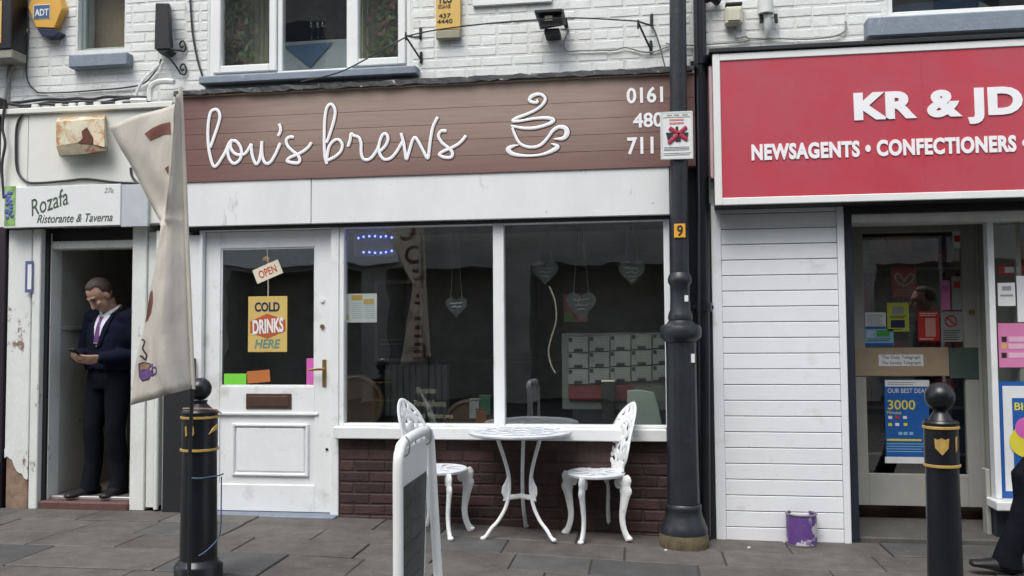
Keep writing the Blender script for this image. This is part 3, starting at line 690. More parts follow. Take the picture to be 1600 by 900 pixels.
# door
nd = part_empty('door', news)
M_gpaint = mat('grey_beige_paint', (0.34, 0.345, 0.31), .5, .07, 5, .1, 30, dirt_or_sheen=(.2, .19, .16), dscale=6, dlo=.64, dhi=.8)
ax0, ax1 = F(1334, 560, RY).x, F(1508, 560, RY).x; az0, az1 = F(1430, 791, RY).z, F(1430, 336, RY).z
u0, u1, uz0, uz1 = rect(1350, 363, 1504, 546, RY); _, _, lz0, lz1 = rect(1352, 588, 1506, 741, RY)
dxr = F(1553, 560, RY).x
mb = MB(); mb.box(ax0, u0, RY, RY+.045, az0, az1); mb.box(u1, dxr, RY, RY+.045, az0, az1)
mb.box(u0, u1, RY+.001, RY+.045, uz1, az1); mb.box(u0, u1, RY+.001, RY+.045, lz1, uz0); mb.box(u0, u1, RY+.001, RY+.045, az0, lz0)
mb.build('stile_and_rail', M_gpaint, nd, bevel=.003)
box('pane', M_glass, nd, u0, u1, RY+.02, RY+.026, uz0, uz1, 0); box('pane', M_glass, nd, u0, u1, RY+.02, RY+.026, lz0, lz1, 0)
box('mullion_bead', M_gpaint, nd, F(1528, 560, RY).x, F(1534, 560, RY).x, RY-.012, RY, az0, az1, .003)
c = F(1518, 488, RY); mb = MB(); mb.tube([(c.x, RY, c.z), (c.x, RY-.014, c.z)], .020, 14); mb.build('lock', M_brass, nd, smooth=True)
box('side_wall', M_gpaint, news, dxr+.001, dxr+.03, .18, RY+.3, -.1, az1+.1, 0)
# window bay beside the door
WY = .14; bay = part_empty('shop_window', news)
qx0 = F(1549, 560, WY).x; qx1 = F(1559, 560, WY).x; qz0 = F(1580, 780, WY).z
mb = MB(); mb.box(qx0, qx1, WY, WY+.08, qz0, az1+.02); mb.box(qx1, XR, WY+.001, WY+.08, az1-.01, az1+.02); mb.build('frame', M_white, bay, bevel=.004)
box('pane', M_glass, bay, qx1, XR, WY+.04, WY+.046, qz0, az1-.01, 0)
box('sill', M_white, bay, qx0-.03, XR, WY-.1, WY+.1, qz0-.06, qz0-.002, .006)
box('stall_riser', M_navy, bay, qx0, XR, WY+.0, WY+.15, -.12, qz0-.062, .0)
box('return_post', M_gpaint, bay, qx0-.03, qx0-.002, WY+.08, WY+.16, -.08, qz0+.18, .004)
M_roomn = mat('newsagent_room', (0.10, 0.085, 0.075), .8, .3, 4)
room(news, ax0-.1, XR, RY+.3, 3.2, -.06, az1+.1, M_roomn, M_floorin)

mass(news, XM+.001, 9.0); box('unseen_end_wall', M_oppbrick, news, 8.9, 9.0, .3, 7.9, -.1, TOP, 0); box('far_wall', M_mortar, news, XR+.01, 9.0, .0, .25, -.1, TOP, 0)  # unseen roof, rear and end wall added here too as light blockers
# ---- red sign
M_red = mat('red_sign_face', (0.50, 0.062, 0.085), .3, .06, 2, dirt_or_sheen=(.45, .095, .125), dscale=.9, dlo=.45, dhi=.65)  # duller red blotches put the sheen on the sign into its colour
add_spots(M_red, 14, .035, (.25, .05, .06), .6)
rs_ = thing('newsagent_sign', 'big red newsagent sign box with white frame and bold white capitals', 'sign', (2, NS, nsB))
n0 = F(1115, 200, NS).x
box('case', M_blackmatt, rs_, n0+.01, XR, NS+.012, -.002, nsB-.045, nsT+.045, .004)
fw = .048
mb = MB(); mb.box(n0, n0+fw, NS-.008, NS+.03, nsB-.04, nsT+.04); mb.box(n0+fw, XR, NS-.006, NS+.03, nsT-.008, nsT+.04); mb.box(n0+fw, XR, NS-.006, NS+.03, nsB-.04, nsB+.008)
mb.build('frame', M_upvc, rs_, bevel=.004)
box('face', M_red, rs_, n0+fw, XR, NS+.002, NS+.011, nsB, nsT, 0)
for jx in (F(1443, 200, NS).x,): box('face_joint', M_red, rs_, jx-.004, jx+.004, NS+.0005, NS+.0018, nsB+.009, nsT-.009, 0)
M_pink = plain('pale_pink_lightbox', (.60, .42, .46), .4, .1)
sp = [(n0+.002, NS+.06, nsT-.02), (n0+.002, -.04, nsT-.10), (n0+.002, -.04, nsB+.22), (n0+.002, NS+.06, nsB+.15)]
MB().prism(sp, (-.02, 0, 0)).build('side_panel', M_pink, rs_, bevel=.003)
ptext('big_lettering', 'KR & JD', 1334, 140, 1598, 196, NS+.001, M_letter, rs_, bold=.05, th=.006, space=1.06)
ptext('small_lettering', 'NEWSAGENTS \u2022 CONFECTIONERS \u2022', 1174, 218, 1606, 244, NS+.001, M_letter, rs_, bold=.045, th=.005, space=1.08)
box('sign_capping', M_blackmatt, rs_, n0-.02, XR, NS-.02, .0, nsT+.046, nsT+.075, .004)

# ---- notices on the newsagent glass, each its own thing
def sheet(name, label, cat, px0, py0, px1, py1, Y, m, th=.003, group=None, parent=None):
    X0, X1, Z0, Z1 = rect(px0, py0, px1, py1, Y)
    o = thing(name, label, cat, ((X0+X1)/2, Y, Z0), group); box('sheet', m, o, X0, X1, Y-th, Y, Z0, Z1, 0); return o
def blk(o, name, m, px0, py0, px1, py1, Y, th=.0015): return pbox(name, m, o, px0, py0, px1, py1, Y, Y+th, 0)
C = {k: plain('print_'+k, v, .5, .05) for k, v in dict(blue=(.012, .10, .36), navy=(.01, .02, .07), yellow=(.70, .62, .05), lime=(.50, .55, .06), red=(.50, .03, .025),
     pink=(.62, .20, .40), white=(.72, .74, .74), grey=(.30, .31, .30), green=(.05, .35, .06), orange=(.45, .15, .04), lightblue=(.25, .48, .62), black=(.02, .02, .022), cream=(.70, .66, .52), brightgreen=(.18, .62, .05), magenta=(.60, .12, .42), amber=(.60, .40, .10), teal=(.10, .25, .22), ochre=(.58,.42,.13)).items()}
GY = RY+.018
M_card = mat('brown_cardboard', (.34, .265, .175), .8, .12, 6, .15, 30)
o = sheet('cardboard_strip', 'brown cardboard strip across the grey newsagent door', 'cardboard', 1335, 543, 1482, 587, RY-.004, M_card, .006)
blk(o, 'label', C['white'], 1373, 554, 1443, 572, RY-.012)
ptext('lettering', 'The Daily Telegraph', 1378, 555.5, 1438, 562.5, RY-.0122, C['black'], o, th=.001, shear=.1)
ptext('lettering', 'The Sunday Telegraph', 1378, 564, 1438, 571, RY-.0122, C['black'], o, th=.001, shear=.1)
sheet('glass_plate', 'dull green square plate on the grey newsagent door', 'plate', 1483, 543, 1530, 591, RY-.004, mat('green_grey_plate', (.075, .11, .095), .2, .2), .006)
o = sheet('phone_poster', 'blue poster with yellow 3000 low on the newsagent door', 'poster', 1383, 593, 1452, 724, GY, C['blue'], .003)
blk(o, 'band', C['white'], 1383, 594, 1452, 604, GY-.005); blk(o, 'band', C['white'], 1383, 714, 1452, 724, GY-.005)
ptext('lettering', 'OUR BEST DEAL', 1387, 607, 1449, 614, GY-.0035, C['white'], o, th=.001)
ptext('lettering', '3000', 1387, 625, 1430, 640, GY-.0035, C['yellow'], o, th=.001, bold=.01)
ptext('lettering', 'Minutes', 1386, 642, 1408, 647, GY-.0035, C['yellow'], o, th=.001)
for i, (x, y, k) in enumerate([(1388, 650, 'white'), (1399, 650, 'red'), (1411, 650, 'white'), (1388, 661, 'yellow'), (1399, 661, 'white'), (1412, 661, 'yellow'), (1404, 675, 'lightblue'), (1412, 675, 'lightblue'), (1421, 675, 'lightblue')]):
    blk(o, 'flag_mark', C[k], x, y, x+6, y+4.5, GY-.005)
blk(o, 'text_line', C['yellow'], 1386, 686, 1440, 689, GY-.005)
o = sheet('ice_cream_poster', 'red ice cream poster with swirled heart behind newsagent door glass', 'poster', 1393, 418, 1432, 466, RY+.10, C['red'])
hp = [(1413, 447), (1402, 440), (1398, 431), (1404, 428), (1409, 433), (1413, 439), (1417, 433), (1422, 428), (1428, 431), (1424, 440), (1413, 447)]
w = [F(a, b_, RY+.094) for a, b_ in hp]; MB().tube(smoothpath(w, 3), (.006), 6, flat=.3, ref=(0, 1, 0)).build('heart_mark', C['white'], o, smooth=True)
o = sheet('yellow_green_poster', 'lime green leaflet in the newsagent door glass', 'leaflet', 1386, 473, 1420, 518, GY, C['lime'])
blk(o, 'picture', C['navy'], 1392, 500, 1414, 512, GY-.005); blk(o, 'picture', C['grey'], 1394, 479, 1412, 491, GY-.005)
o = sheet('white_notice', 'white notice with blue foot in newsagent door glass', 'notice', 1352, 488, 1384, 513, GY, C['white'])
blk(o, 'band', C['blue'], 1352, 510, 1384, 513, GY-.005)
o = sheet('blue_leaflet', 'pale blue and green leaflet above the cardboard strip', 'leaflet', 1352, 514, 1396, 541, GY, C['lightblue'])
blk(o, 'picture', C['green'], 1370, 516, 1390, 526, GY-.005); blk(o, 'band', C['blue'], 1352, 536, 1396, 541, GY-.005)
o = sheet('red_leaflet', 'red leaflet beside the no smoking notice on the door', 'leaflet', 1434, 486, 1468, 533, GY, C['red'])
blk(o, 'picture', plain('print_salmon', (.6, .3, .25)), 1446, 497, 1462, 526, GY-.005)
o = sheet('no_smoking_notice', 'grey notice with red prohibition ring on the newsagent door', 'notice', 1470, 487, 1505, 534, GY, C['grey'])
c = F(1486, 502, GY-.004); MB().tube([(c.x+.038*math.cos(t*.3142), GY-.004, c.z+.038*math.sin(t*.3142)) for t in range(21)], .005, 6, ref=(0, 1, 0)).build('ring', C['red'], o, smooth=True)
MB().tube([(c.x-.025, GY-.004, c.z+.025), (c.x+.025, GY-.004, c.z-.025)], .005, 6, ref=(0, 1, 0)).build('slash', C['red'], o)
for i, (a, b_, c1, d, k, lab) in enumerate([(1470, 438, 1484, 484, 'pink', 'narrow pink card in the newsagent door glass'), (1487, 432, 1503, 484, 'grey', 'narrow grey card at the right of the newsagent door glass'), (1488, 360, 1503, 388, 'white', 'small white card at the top right of the newsagent door glass')]):
    o = sheet('notice_card', lab, 'card', a, b_, c1, d, GY, C[k]); blk(o, 'picture', C['red' if k != 'pink' else 'magenta'], a+3, b_+8, c1-3, b_+18, GY-.005)
o = sheet('drinks_banner', 'dark red drinks banner with script lettering inside newsagent', 'banner', 1358, 393, 1506, 414, RY+.5, plain('maroon_banner', (.22, .03, .03)))
ptext('lettering', 'Coca', 1462, 397, 1488, 410, RY+.496, C['white'], o, shear=.35, th=.001)
# shelving and goods inside the newsagent
sh = thing('goods_shelf', 'shelves of bright goods inside the newsagent behind the door', 'shelf', (2.0, 2.2, -.05))
for i in range(5): box('shelf_board', plain('shelf_grey', (.2, .2, .19)), sh, 1.7, 4.2, 2.0, 2.4, .2+i*.4, .225+i*.4, 0)
rg = random.Random(8)
GD = {k: plain('goods_'+k, v, .6, .3, scale=30) for k, v in dict(maroon=(.30, .03, .025), red=(.42, .04, .03), pale=(.40, .38, .34), brown=(.11, .06, .04), rust=(.34, .08, .03), grey=(.12, .12, .11), navy=(.02, .03, .09), tan=(.2, .14, .09), black=(.03, .03, .03)).items()}
for i in range(5):
    x = 1.72
    while x < 4.1:
        ww = rg.uniform(.08, .22); hh = rg.uniform(.14, .32)
        box('goods_box', GD[rg.choice(list(GD))], sh, x, x+ww-.01, 2.02, 2.2, .226+i*.4, .226+i*.4+hh, 0); x += ww
# small print on the door notices
def print_lines(o, px0, px1, ys, Y, m):
    for i, y in enumerate(ys): blk(o, 'text_line', m, px0, y, px1-(i*3) % 7, y+1.1, Y)
ob = bpy.data.objects
print_lines(ob['white_notice'], 1355, 1381, (492, 495, 498, 501, 504, 507), GY-.0045, C['grey'])
print_lines(ob['yellow_green_poster'], 1390, 1416, (493.5, 496, 514), GY-.0045, C['navy'])
print_lines(ob['blue_leaflet'], 1355, 1368, (517, 520, 523, 526), GY-.0045, C['white']); print_lines(ob['blue_leaflet'], 1355, 1392, (529, 532), GY-.0045, C['navy'])
print_lines(ob['red_leaflet'], 1437, 1465, (489, 492, 529), GY-.0045, C['white'])
print_lines(ob['no_smoking_notice'], 1474, 1501, (516, 519.5, 523, 526.5, 530), GY-.0045, C['black'])
print_lines(ob['phone_poster'], 1386, 1446, (693, 697, 701, 705), GY-.0045, C['lightblue']); print_lines(ob['phone_poster'], 1387, 1430, (597, 600), GY-.0065, C['grey'])
print_lines(ob['ice_cream_poster'], 1397, 1428, (453, 457, 461), RY+.0945, C['amber'])
# right hand window notices
WG = WY+.038
sheet('pink_notice', 'pink notice with small logos in the right hand window', 'notice', 1560, 505, 1612, 574, WG, C['pink'])
o = bpy.data.objects['pink_notice']
for y, k in ((530, 'black'), (541, 'amber'), (555, 'black')): blk(o, 'logo', C[k], 1565, y-4, 1573, y+4, WG-.005)
for y in (530, 541, 555): blk(o, 'text_block', plain('print_palepink', (.68, .42, .55)), 1576, y-4, 1610, y+4, WG-.005)
o = sheet('small_white_notice', 'small white notice above the pink one at right', 'notice', 1559, 442, 1586, 478, WG, C['white'])
blk(o, 'logo', C['grey'], 1566, 447, 1580, 454, WG-.005); blk(o, 'text_line', C['grey'], 1563, 460, 1583, 463, WG-.005)
o = sheet('white_door_card', 'tall white card cut by the right edge above pink notice', 'card', 1589, 431, 1625, 503, WG, C['white'])
o = sheet('red_shelf_strip', 'red printed strip high in the right hand window', 'strip', 1560, 414, 1640, 429, WG+.05, C['red']); blk(o, 'mark', C['white'], 1570, 417, 1592, 426, WG+.045)
o = sheet('blue_frame_poster', 'blue bordered poster with yellow circle at lower right window', 'poster', 1562, 596, 1640, 794-16, WG, C['blue'])
blk(o, 'paper', C['white'], 1569, 603, 1640, 768, WG-.006); blk(o, 'picture', C['blue'], 1583, 622, 1640, 730, WG-.009)
ptext('lettering', 'BIG', 1585, 629, 1612, 641, WG-.0095, C['yellow'], o, th=.001, bold=.02)
c = F(1604, 690, WG-.01); MB().tube([(c.x, WG-.0095, c.z), (c.x, WG-.0135, c.z)], .105, 24).build('yellow_circle', C['yellow'], o)
MB().tube([(c.x, WG-.0140, c.z+.09), (c.x, WG-.016, c.z+.09)], .07, 20).build('pink_circle', C['magenta'], o)

# ================================================================== things fixed to the walls
# burglar alarm
al = F(73, 20, -.0); ab = thing('alarm_box', 'yellow hexagonal burglar alarm box with blue label', 'alarm', (al.x, 0, al.z-.18))
M_ylw = plain('yellow_plastic', (.66, .37, .06), .4, .05)
def hexa(w, zt, zb): return [(-w*.55, zt), (w*.55, zt), (w, (zt+zb)/2+.01), (w*.5, zb), (-w*.5, zb), (-w, (zt+zb)/2+.01)]
A = [F(x, y, -.08) for x, y in ((56, -22), (86, -22), (97, 14), (85, 44), (56, 43), (44, 12))]
Bk = [F(x, y, -.0) for x, y in ((58, -24), (92, -24), (108, 14), (93, 48), (60, 46), (46, 12))]
mb = MB(); mb.add(A+Bk, [(0, 1, 2, 3, 4, 5)]+[(i, i+6, (i+1) % 6+6, (i+1) % 6) for i in range(6)]+[(11, 10, 9, 8, 7, 6)]); mb.build('case', M_ylw, ab, bevel=.006, weld=True)
for i in range(5):
    t = .15+i*.17; p = A[2].lerp(A[3], t); q = Bk[2].lerp(Bk[3], t); d = (A[3]-A[2]).normalized()*.006
    nrm = Vector((.9, -.2, -.35)).normalized()*.004
    mb = MB(); mb.tube([p.lerp(q, .12)+nrm*.5, p.lerp(q, .9)+nrm*.5], .004, 6); mb.build('rib', M_ylw, ab)
E0 = [F(x, y, -.085) for x, y in ((57, 44), (84, 45), (93, 49), (86, 57), (66, 57))]; MB().prism(E0, (0, .08, 0)).build('strobe', plain('dark_blue_strobe', (.03, .04, .07), .2), ab, bevel=.004)
o = pbox('label', plain('alarm_blue', (.05, .10, .22), .5), ab, 53, 8, 77, 28.5, -.085, -.081, 0)
pbox('label_border', C['white'], ab, 52, 7, 78, 29.5, -.083, -.0805, 0)
ptext('lettering', 'ADT', 54.5, 14, 76, 24.5, -.0853, C['white'], ab, bold=.02, th=.0015)
# black tapered box
tb = thing('tapered_box', 'tall black tapered box on the wall left of the triple window', 'box', F(256, 80, 0))
A = [F(x, y, -.13) for x, y in ((243, 5), (263, 5), (266, 76), (241, 77))]; Bk = [F(x, y, -.01) for x, y in ((245, 5), (266, 6), (271, 74), (249, 78))]
mb = MB(); mb.add(A+Bk, [(0, 1, 2, 3)]+[(i, i+4, (i+1) % 4+4, (i+1) % 4) for i in range(4)]+[(7, 6, 5, 4)]); mb.build('case', M_blackmatt, tb, bevel=.005, weld=True)
A = [F(x, y, -.12) for x, y in ((243, 77), (266, 77), (258, 84), (250, 84))]; MB().prism(A, (0, .1, 0)).build('foot', M_blackmatt, tb, bevel=.003)
# scroll brackets
def scroll_bracket(label, pts_list, dots, r=.007):
    c = F(pts_list[0][0][0], pts_list[0][0][1], 0); o = thing('wire_bracket', label, 'bracket', c, 'iron line brackets on the upper wall')
    for pts in pts_list:
        w = [F(p[0], p[1], p[2]) for p in pts]; MB().tube(smoothpath(w, 5), r, 7, round_cap=True).build('rod', M_iron, o, smooth=True)
    for p in dots:
        w = F(p[0], p[1], -.01); MB().tube([w+Vector((0, 0, -.035)), w+Vector((0, 0, .035))], (.011), 8, round_cap=True).build('wall_plate', M_iron, o, smooth=True)
    return o
def curl(px, py): return [(px-3, py+7, -.03), (px+4, py+8, -.02), (px+6, py, -.02), (px+2, py-8, -.02), (px-3, py-4, -.02), (px-1, py+2, -.02), (px+2, py+1, -.02)]
scroll_bracket('iron bracket with curled ends below the black tapered box', [[(262, 77, -.12), (275, 79, -.06)]+curl(284, 72), [(257, 82, -.13), (270, 97, -.08), (280, 111, -.04)]+curl(285, 108)], [])
scroll_bracket('triangular iron bracket right of the triple window', [[(634, 55, -.22), (645, 58, -.1), (657, 57, -.01)], [(634, 57, -.22), (657, 92, -.01)], [(634, 51, -.22), (634, 62, -.22)]], [(657, 52), (658, 90)])
scroll_bracket('triangular iron bracket beside the lamp post', [[(997, 33, -.22), (1008, 37, -.1), (1019, 40, -.01)], [(997, 35, -.22), (1017, 78, -.01)], [(997, 32, -.22), (997, 44, -.22)]], [(1018, 31), (1017, 73)])
cable('line_wire', 'thin wire stretched from sign edge up to left triangular bracket', [(470, 128, -.14), (530, 113, -.17), (580, 88, -.2), (634, 58, -.22)], -.2, .005)
cable('line_wire', 'thin wire stretched between the two triangular brackets', [(634, 57, -.22), (680, 47, -.22), (760, 37, -.22), (838, 31, -.22), (900, 28, -.22), (997, 33, -.22)], -.2, .005)
cable('line_wire', 'thin wire dropping from right bracket down to the cafe sign', [(1019, 40, -.02), (1026, 56, -.03), (1033, 80, -.06), (1040, 108, -.12)], -.05, .005)
cable('floodlight_cable', 'grey cable looping from the floodlight along the brick wall', [(876, 46, -.05), (888, 47), (884, 58), (881, 72), (887, 80), (905, 79), (940, 79), (960, 78), (978, 74), (1000, 80), (1020, 81), (1045, 72)], -.018, .006, M_cable_w)
cable('wall_cable', 'dark cable running down the wall left of the triple window', [(296, -20), (299, 30), (302, 60), (309, 95), (316, 118), (317, 124)], -.02, .008)
cable('loop_cable', 'long cable hanging in a loop below the alarm box', [(42, -20), (43, 60), (41, 110), (45, 130), (55, 141), (65, 145), (110, 144), (150, 141), (195, 137), (225, 130), (245, 108), (252, 92)], -.02, .006)
cable('loop_cable', 'steel grey cable slanting down the wall left of the alarm', [(44, 45), (30, 80), (20, 105), (12, 130), (7, 160)], -.02, .011, M_cable_w)
for i, x in enumerate((20, 26, 32)):
    cable('wall_cable', ['leftmost of three pale cables at the top left corner', 'middle of three pale cables at the top left corner', 'rightmost of three pale cables at the top left corner'][i], [(x, -20), (x+2, 30), (x-1+i, 70), (12+i*3, 110), (8+i*2, 160)], -.012, .007, M_cable_w)
# bundle along the ledge
for k, (dy, lab) in enumerate(((0, 'upper black cable of the bundle above the restaurant fascia'), (5, 'middle black cable of the bundle above the restaurant fascia'), (9, 'lower black cable of the bundle above the restaurant fascia'))):
    rk = random.Random(k); cable('bundle_cable', lab, [(12+i*22, 159+dy-i*.9+rk.uniform(-3, 3), -.05-.02*k) for i in range(11)], -.06, .012)
for i, x in enumerate((55, 92, 113, 128, 152, 186)):
    a = F(x, 166-i*1.0, -.105); o = MB().box(a.x-.028, a.x+.028, -.115, -.06, a.z-.012, a.z+.014).build('cable_clip', M_cream, None, bevel=.005)
    tag(o, 'cream clip on the cable bundle, %s from the left' % ['first', 'second', 'third', 'fourth', 'fifth', 'sixth'][i], 'clip', 'clips on the cable bundle')
cable('conduit', 'white plastic conduit slanting behind the flag top', [(212, 150), (222, 128), (250, 100)], -.05, .011, M_white, 'conduit')
cable('hook_pipe', 'white hooked pipe end above the flag', [(235, 158), (235, 140), (243, 130), (258, 127), (272, 128)], -.09, .022, M_wornwhite, 'pipe')
o = MB().tube([F(205, 157, -.1), F(230, 157, -.1)], .018, 8).build('junction_pipe', M_wornwhite, None, smooth=True); tag(o, 'short white pipe stub at right end of cable bundle', 'pipe')
cable('black_cable', 'black cable framing the restaurant fascia around the rusty light', [(37, 172), (27, 195), (25, 225), (27, 265), (40, 283), (60, 286), (100, 283), (135, 280), (180, 285), (215, 287), (225, 292)], -.115, .010)
cable('black_cable', 'short black cable bend behind the flag edge', [(204, 262), (206, 275), (215, 286), (224, 296), (229, 310)], -.11, .009)
cable('trunk_cable', 'purple black cable hanging down the left edge', [(7, 165), (4, 200), (8, 225), (3, 260), (6, 310)], -.14, .010)
# rusty light box
lb = thing('rusty_light_box', 'rusty broken light box on the cream restaurant fascia', 'light', F(125, 240, -.1))
M_rustbox = mat('rusting_cream_enamel', (.66, .62, .46), .5, .12, 10, .2, 40, dirt_or_sheen=(.42, .19, .06), dscale=7, dlo=.50, dhi=.64)
A = [F(x, y, -.2) for x, y in ((87, 190), (163, 184), (166, 228), (125, 222), (88, 229))]; Bk = [F(x, y, -.101) for x, y in ((90, 184), (165, 180), (168, 236), (128, 240), (92, 243))]
mb = MB(); mb.add(A+Bk, [(0, 1, 2, 3, 4)]+[(i, i+5, (i+1) % 5+5, (i+1) % 5) for i in range(5)]+[(9, 8, 7, 6, 5)]); mb.build('case', M_rustbox, lb, weld=True, bevel=.003)
MB().prism([F(x, y, -.201) for x, y in ((122, 224), (130, 216), (128, 206), (136, 199), (140, 206), (146, 216), (145, 226))], (0, -.006, 0)).build('hole', plain('rust_brown', (.10, .035, .025), .9, .3), lb)
MB().prism([F(x, y, -.208) for x, y in ((140, 196), (163, 186), (164, 230), (147, 226), (146, 214))], (0, -.005, 0)).build('torn_flap', mat('rust_stained_white', (.68, .58, .42), .6, .1, dirt_or_sheen=(.45, .20, .05), dscale=14, dlo=.5, dhi=.6), lb)
MB().prism([F(x, y, -.204) for x, y in ((88, 229), (125, 222), (166, 230), (165, 235), (128, 241), (92, 243))], (0, .03, 0)).build('bottom_edge', mat('olive_rust', (.26, .23, .15), .7, .3, 14, dirt_or_sheen=(.2, .09, .04), dscale=12, dlo=.55, dhi=.6), lb)
# restaurant sign
rsn = thing('restaurant_sign', 'white restaurant sign with slanted green lettering and grapes over the doorway', 'sign', F(110, 352, -.12))
M_signw = plain('sign_white', (.72, .74, .73), .4, .03)
pbox('board', M_signw, rsn, 6, 290, 188, 354, -.14, -.1, .003)
pbox('end_panel', mat('blue_grey_panel', (.46, .50, .52), .5, .08), rsn, 188.5, 288, 231, 354, -.13, -.1, .003)
M_dkgreen = plain('dark_green_lettering', (.06, .10, .07), .5)
a = rect(46, 303, 106, 335, -.141); text('lettering', 'Rozafa', a[0], a[1], a[2]+.03, a[3]-.0, -.1405, M_dkgreen, rsn, shear=.35, rot=.28, th=.002)
ptext('lettering', 'Ristorante & Taverna', 58, 334, 176, 347, -.1405, M_dkgreen, rsn, shear=.35, th=.002)
ptext('lettering', '27a', 163, 293, 177, 301, -.1405, plain('grey_lettering', (.38, .4, .38)), rsn, shear=.3, th=.002)
pbox('picture_ground', plain('grape_green', (.22, .40, .12), .5, .5, scale=20), rsn, 7, 291, 24, 353, -.142, -.1405, 0)
rg = random.Random(6)
for i in range(18):
    c = F(14+rg.uniform(-5, 5), 300+i*2.3+rg.uniform(-2, 2), -.143); MB().ball(c, (.017, .004, .017), 10, 6).build('grape', plain('grape_blue', (.10, .14, .34), .4, .4, scale=30), rsn, smooth=True)
# plaque beside the doorway
pl = sheet('door_plaque', 'small blue and white plaque on the left jamb of the doorway', 'plaque', 40, 408, 52, 457, -.055, plain('plaque_blue', (.10, .12, .26), .4), .006); blk(pl, 'face', C['white'], 43, 413, 49, 452, -.064)
# box sign at the far left edge
bs = thing('projecting_box_sign', 'black framed box sign with yellow panel at top left corner', 'sign', F(5, 90, -.2))
pbox('case', M_black, bs, -50, -60, 18, 78, -.2, -.02, .008); pbox('panel', C['amber'], bs, -44, 2, 2, 68, -.205, -.2, 0); pbox('foot', mat('grey_beige_metal', (.25, .24, .2), .6), bs, -40, 78, 19, 92, -.19, -.03, .006)
# yellow sign on upper wall
ys = thing('yellow_sign', 'narrow yellow to let style sign with phone digits on upper wall', 'sign', F(700, 58, -.05)); ys['label'] = 'narrow yellow sign with black digits right of the triple window'
M_ochre = mat('ochre_sign', (.62, .40, .10), .5, .06)
pbox('board', M_ochre, ys, 681, -80, 719, 46, -.05, -.01, .003)
pbox('foot', mat('grey_foot', (.25, .24, .18), .7, .2), ys, 681, 46.5, 719, 60, -.055, -.01, .006)
ptext('lettering', 'TLU', 684, -8, 706, 5, -.051, C['black'], ys, bold=.03, th=.002)
ptext('lettering', 'EGANE', 685, 7, 704, 13, -.051, C['black'], ys, th=.002)
ptext('lettering', '437', 686, 21, 704, 28, -.051, C['black'], ys, bold=.01, th=.002)
ptext('lettering', '4440', 683, 30, 707, 36.5, -.051, C['black'], ys, bold=.01, th=.002)
# white frame bottom edge right of it
o = pbox('wall_frame', M_upvc, None, 738, -60, 862, 6, -.03, -.005, .004); tag(o, 'white frame edge cut by the top of the photo', 'frame')
# floodlight
fl = thing('floodlight', 'black security floodlight on the white brick wall', 'floodlight', F(860, 50, -.05))
A = [F(x, y, -.20) for x, y in ((840, 18), (876, 14), (880, 40), (845, 44))]; Bk = [F(x, y, -.1) for x, y in ((836, 17), (881, 14), (886, 38), (844, 47))]
mb = MB(); mb.add(A+Bk, [(0, 1, 2, 3)]+[(i, i+4, (i+1) % 4+4, (i+1) % 4) for i in range(4)]+[(7, 6, 5, 4)]); mb.build('housing', M_blackmatt, fl, bevel=.006, weld=True)
pbox('visor', M_blackmatt, fl, 835, 14, 878, 19, -.24, -.1, .004)
pbox('lamp_glass', plain('lamp_cream', (.6, .58, .46), .3), fl, 851, 24, 863, 32, -.206, -.2, .001)
pbox('gear_box', M_blackmatt, fl, 850, 44, 874, 52, -.17, -.01, .005); pbox('knuckle', M_blackmatt, fl, 880, 29, 886, 36, -.12, -.01, .003)
# electric boxes right
eb = thing('junction_box', 'cream electric junction box above the newsagent sign', 'box', F(1147, 36, 0))
pbox('case', mat('cream_plastic', (.56, .54, .43), .5, .1), eb, 1133, 9, 1161, 37, -.08, -.01, .012); pbox('lid', MATS['cream_plastic'], eb, 1137, 13, 1157, 32, -.09, -.0805, .006)
pbox('dark_plate', M_blackmatt, eb, 1134, 3, 1160, 7, -.07, -.01, .003)
cable('junction_cable', 'dark cable dropping from the junction box and running right', [(1148, 38), (1148, 54), (1153, 59), (1165, 57), (1172, 60), (1200, 60), (1225, 60), (1260, 61), (1300, 57), (1318, 50), (1322, 40), (1321, 33)], -.02, .007, M_cable_w)
cable('wall_cable', 'grey cable running along the wall above the red sign', [(1040, 68), (1080, 71), (1110, 69), (1150, 66), (1172, 62)], -.02, .006, M_cable_w)
cl = thing('ceramic_fitting', 'white hanging cable gland beside the junction box', 'fitting', F(1197, 50, 0))
c = F(1196, 12, -.06); MB().tube([(c.x, -.06, F(1196, 22, -.06).z), (c.x, -.06, F(1196, -5, -.06).z)], .052, 16).build('cup', M_wornwhite, cl, smooth=True)
MB().tube([F(1199, 24, -.06), F(1200, 40, -.06), F(1199, 54, -.04)], [.025, .028, .014], 10).build('neck', M_wornwhite, cl, smooth=True)
for x in (1189, 1212): MB().tube([F(x, 22, -.05), F(x+1, 36, -.05)], .012, 8).build('clamp', M_iron, cl, smooth=True)
# drainpipe between the shops
dp = thing('drainpipe', 'black drainpipe between the cafe and the newsagent', 'drainpipe', (F(1098, 840, -.06).x, -.08, -.1))
a = F(1092, -60, -.07); b_ = F(1098, 300, -.07); c = F(1103, 835, -.07)
MB().tube([(a.x+.0, -.07, a.z), (b_.x, -.07, b_.z), (c.x-.01, -.07, -.08)], .042, 16).build('pipe', M_black, dp, smooth=True)
for y in (95, 480):
    q = F(1096 if y < 200 else 1100, y, -.07); MB().tube([(q.x, -.07, q.z-.03), (q.x, -.07, q.z+.03)], .052, 16).build('collar', M_black, dp, smooth=True); box('pipe_bracket', M_black, dp, q.x-.07, q.x+.07, -.03, -.012, q.z-.015, q.z+.015, .003)
box('dark_backing', M_blackmatt, dp, XM+.003, F(1114, 560, -.0).x, -.03, .0, -.1, nsB, .0)
MB().tube([F(1098, 0, -.07), F(1112, -4, -.07), F(1122, 3, -.03)], .03, 10).build('branch', M_black, dp, smooth=True)

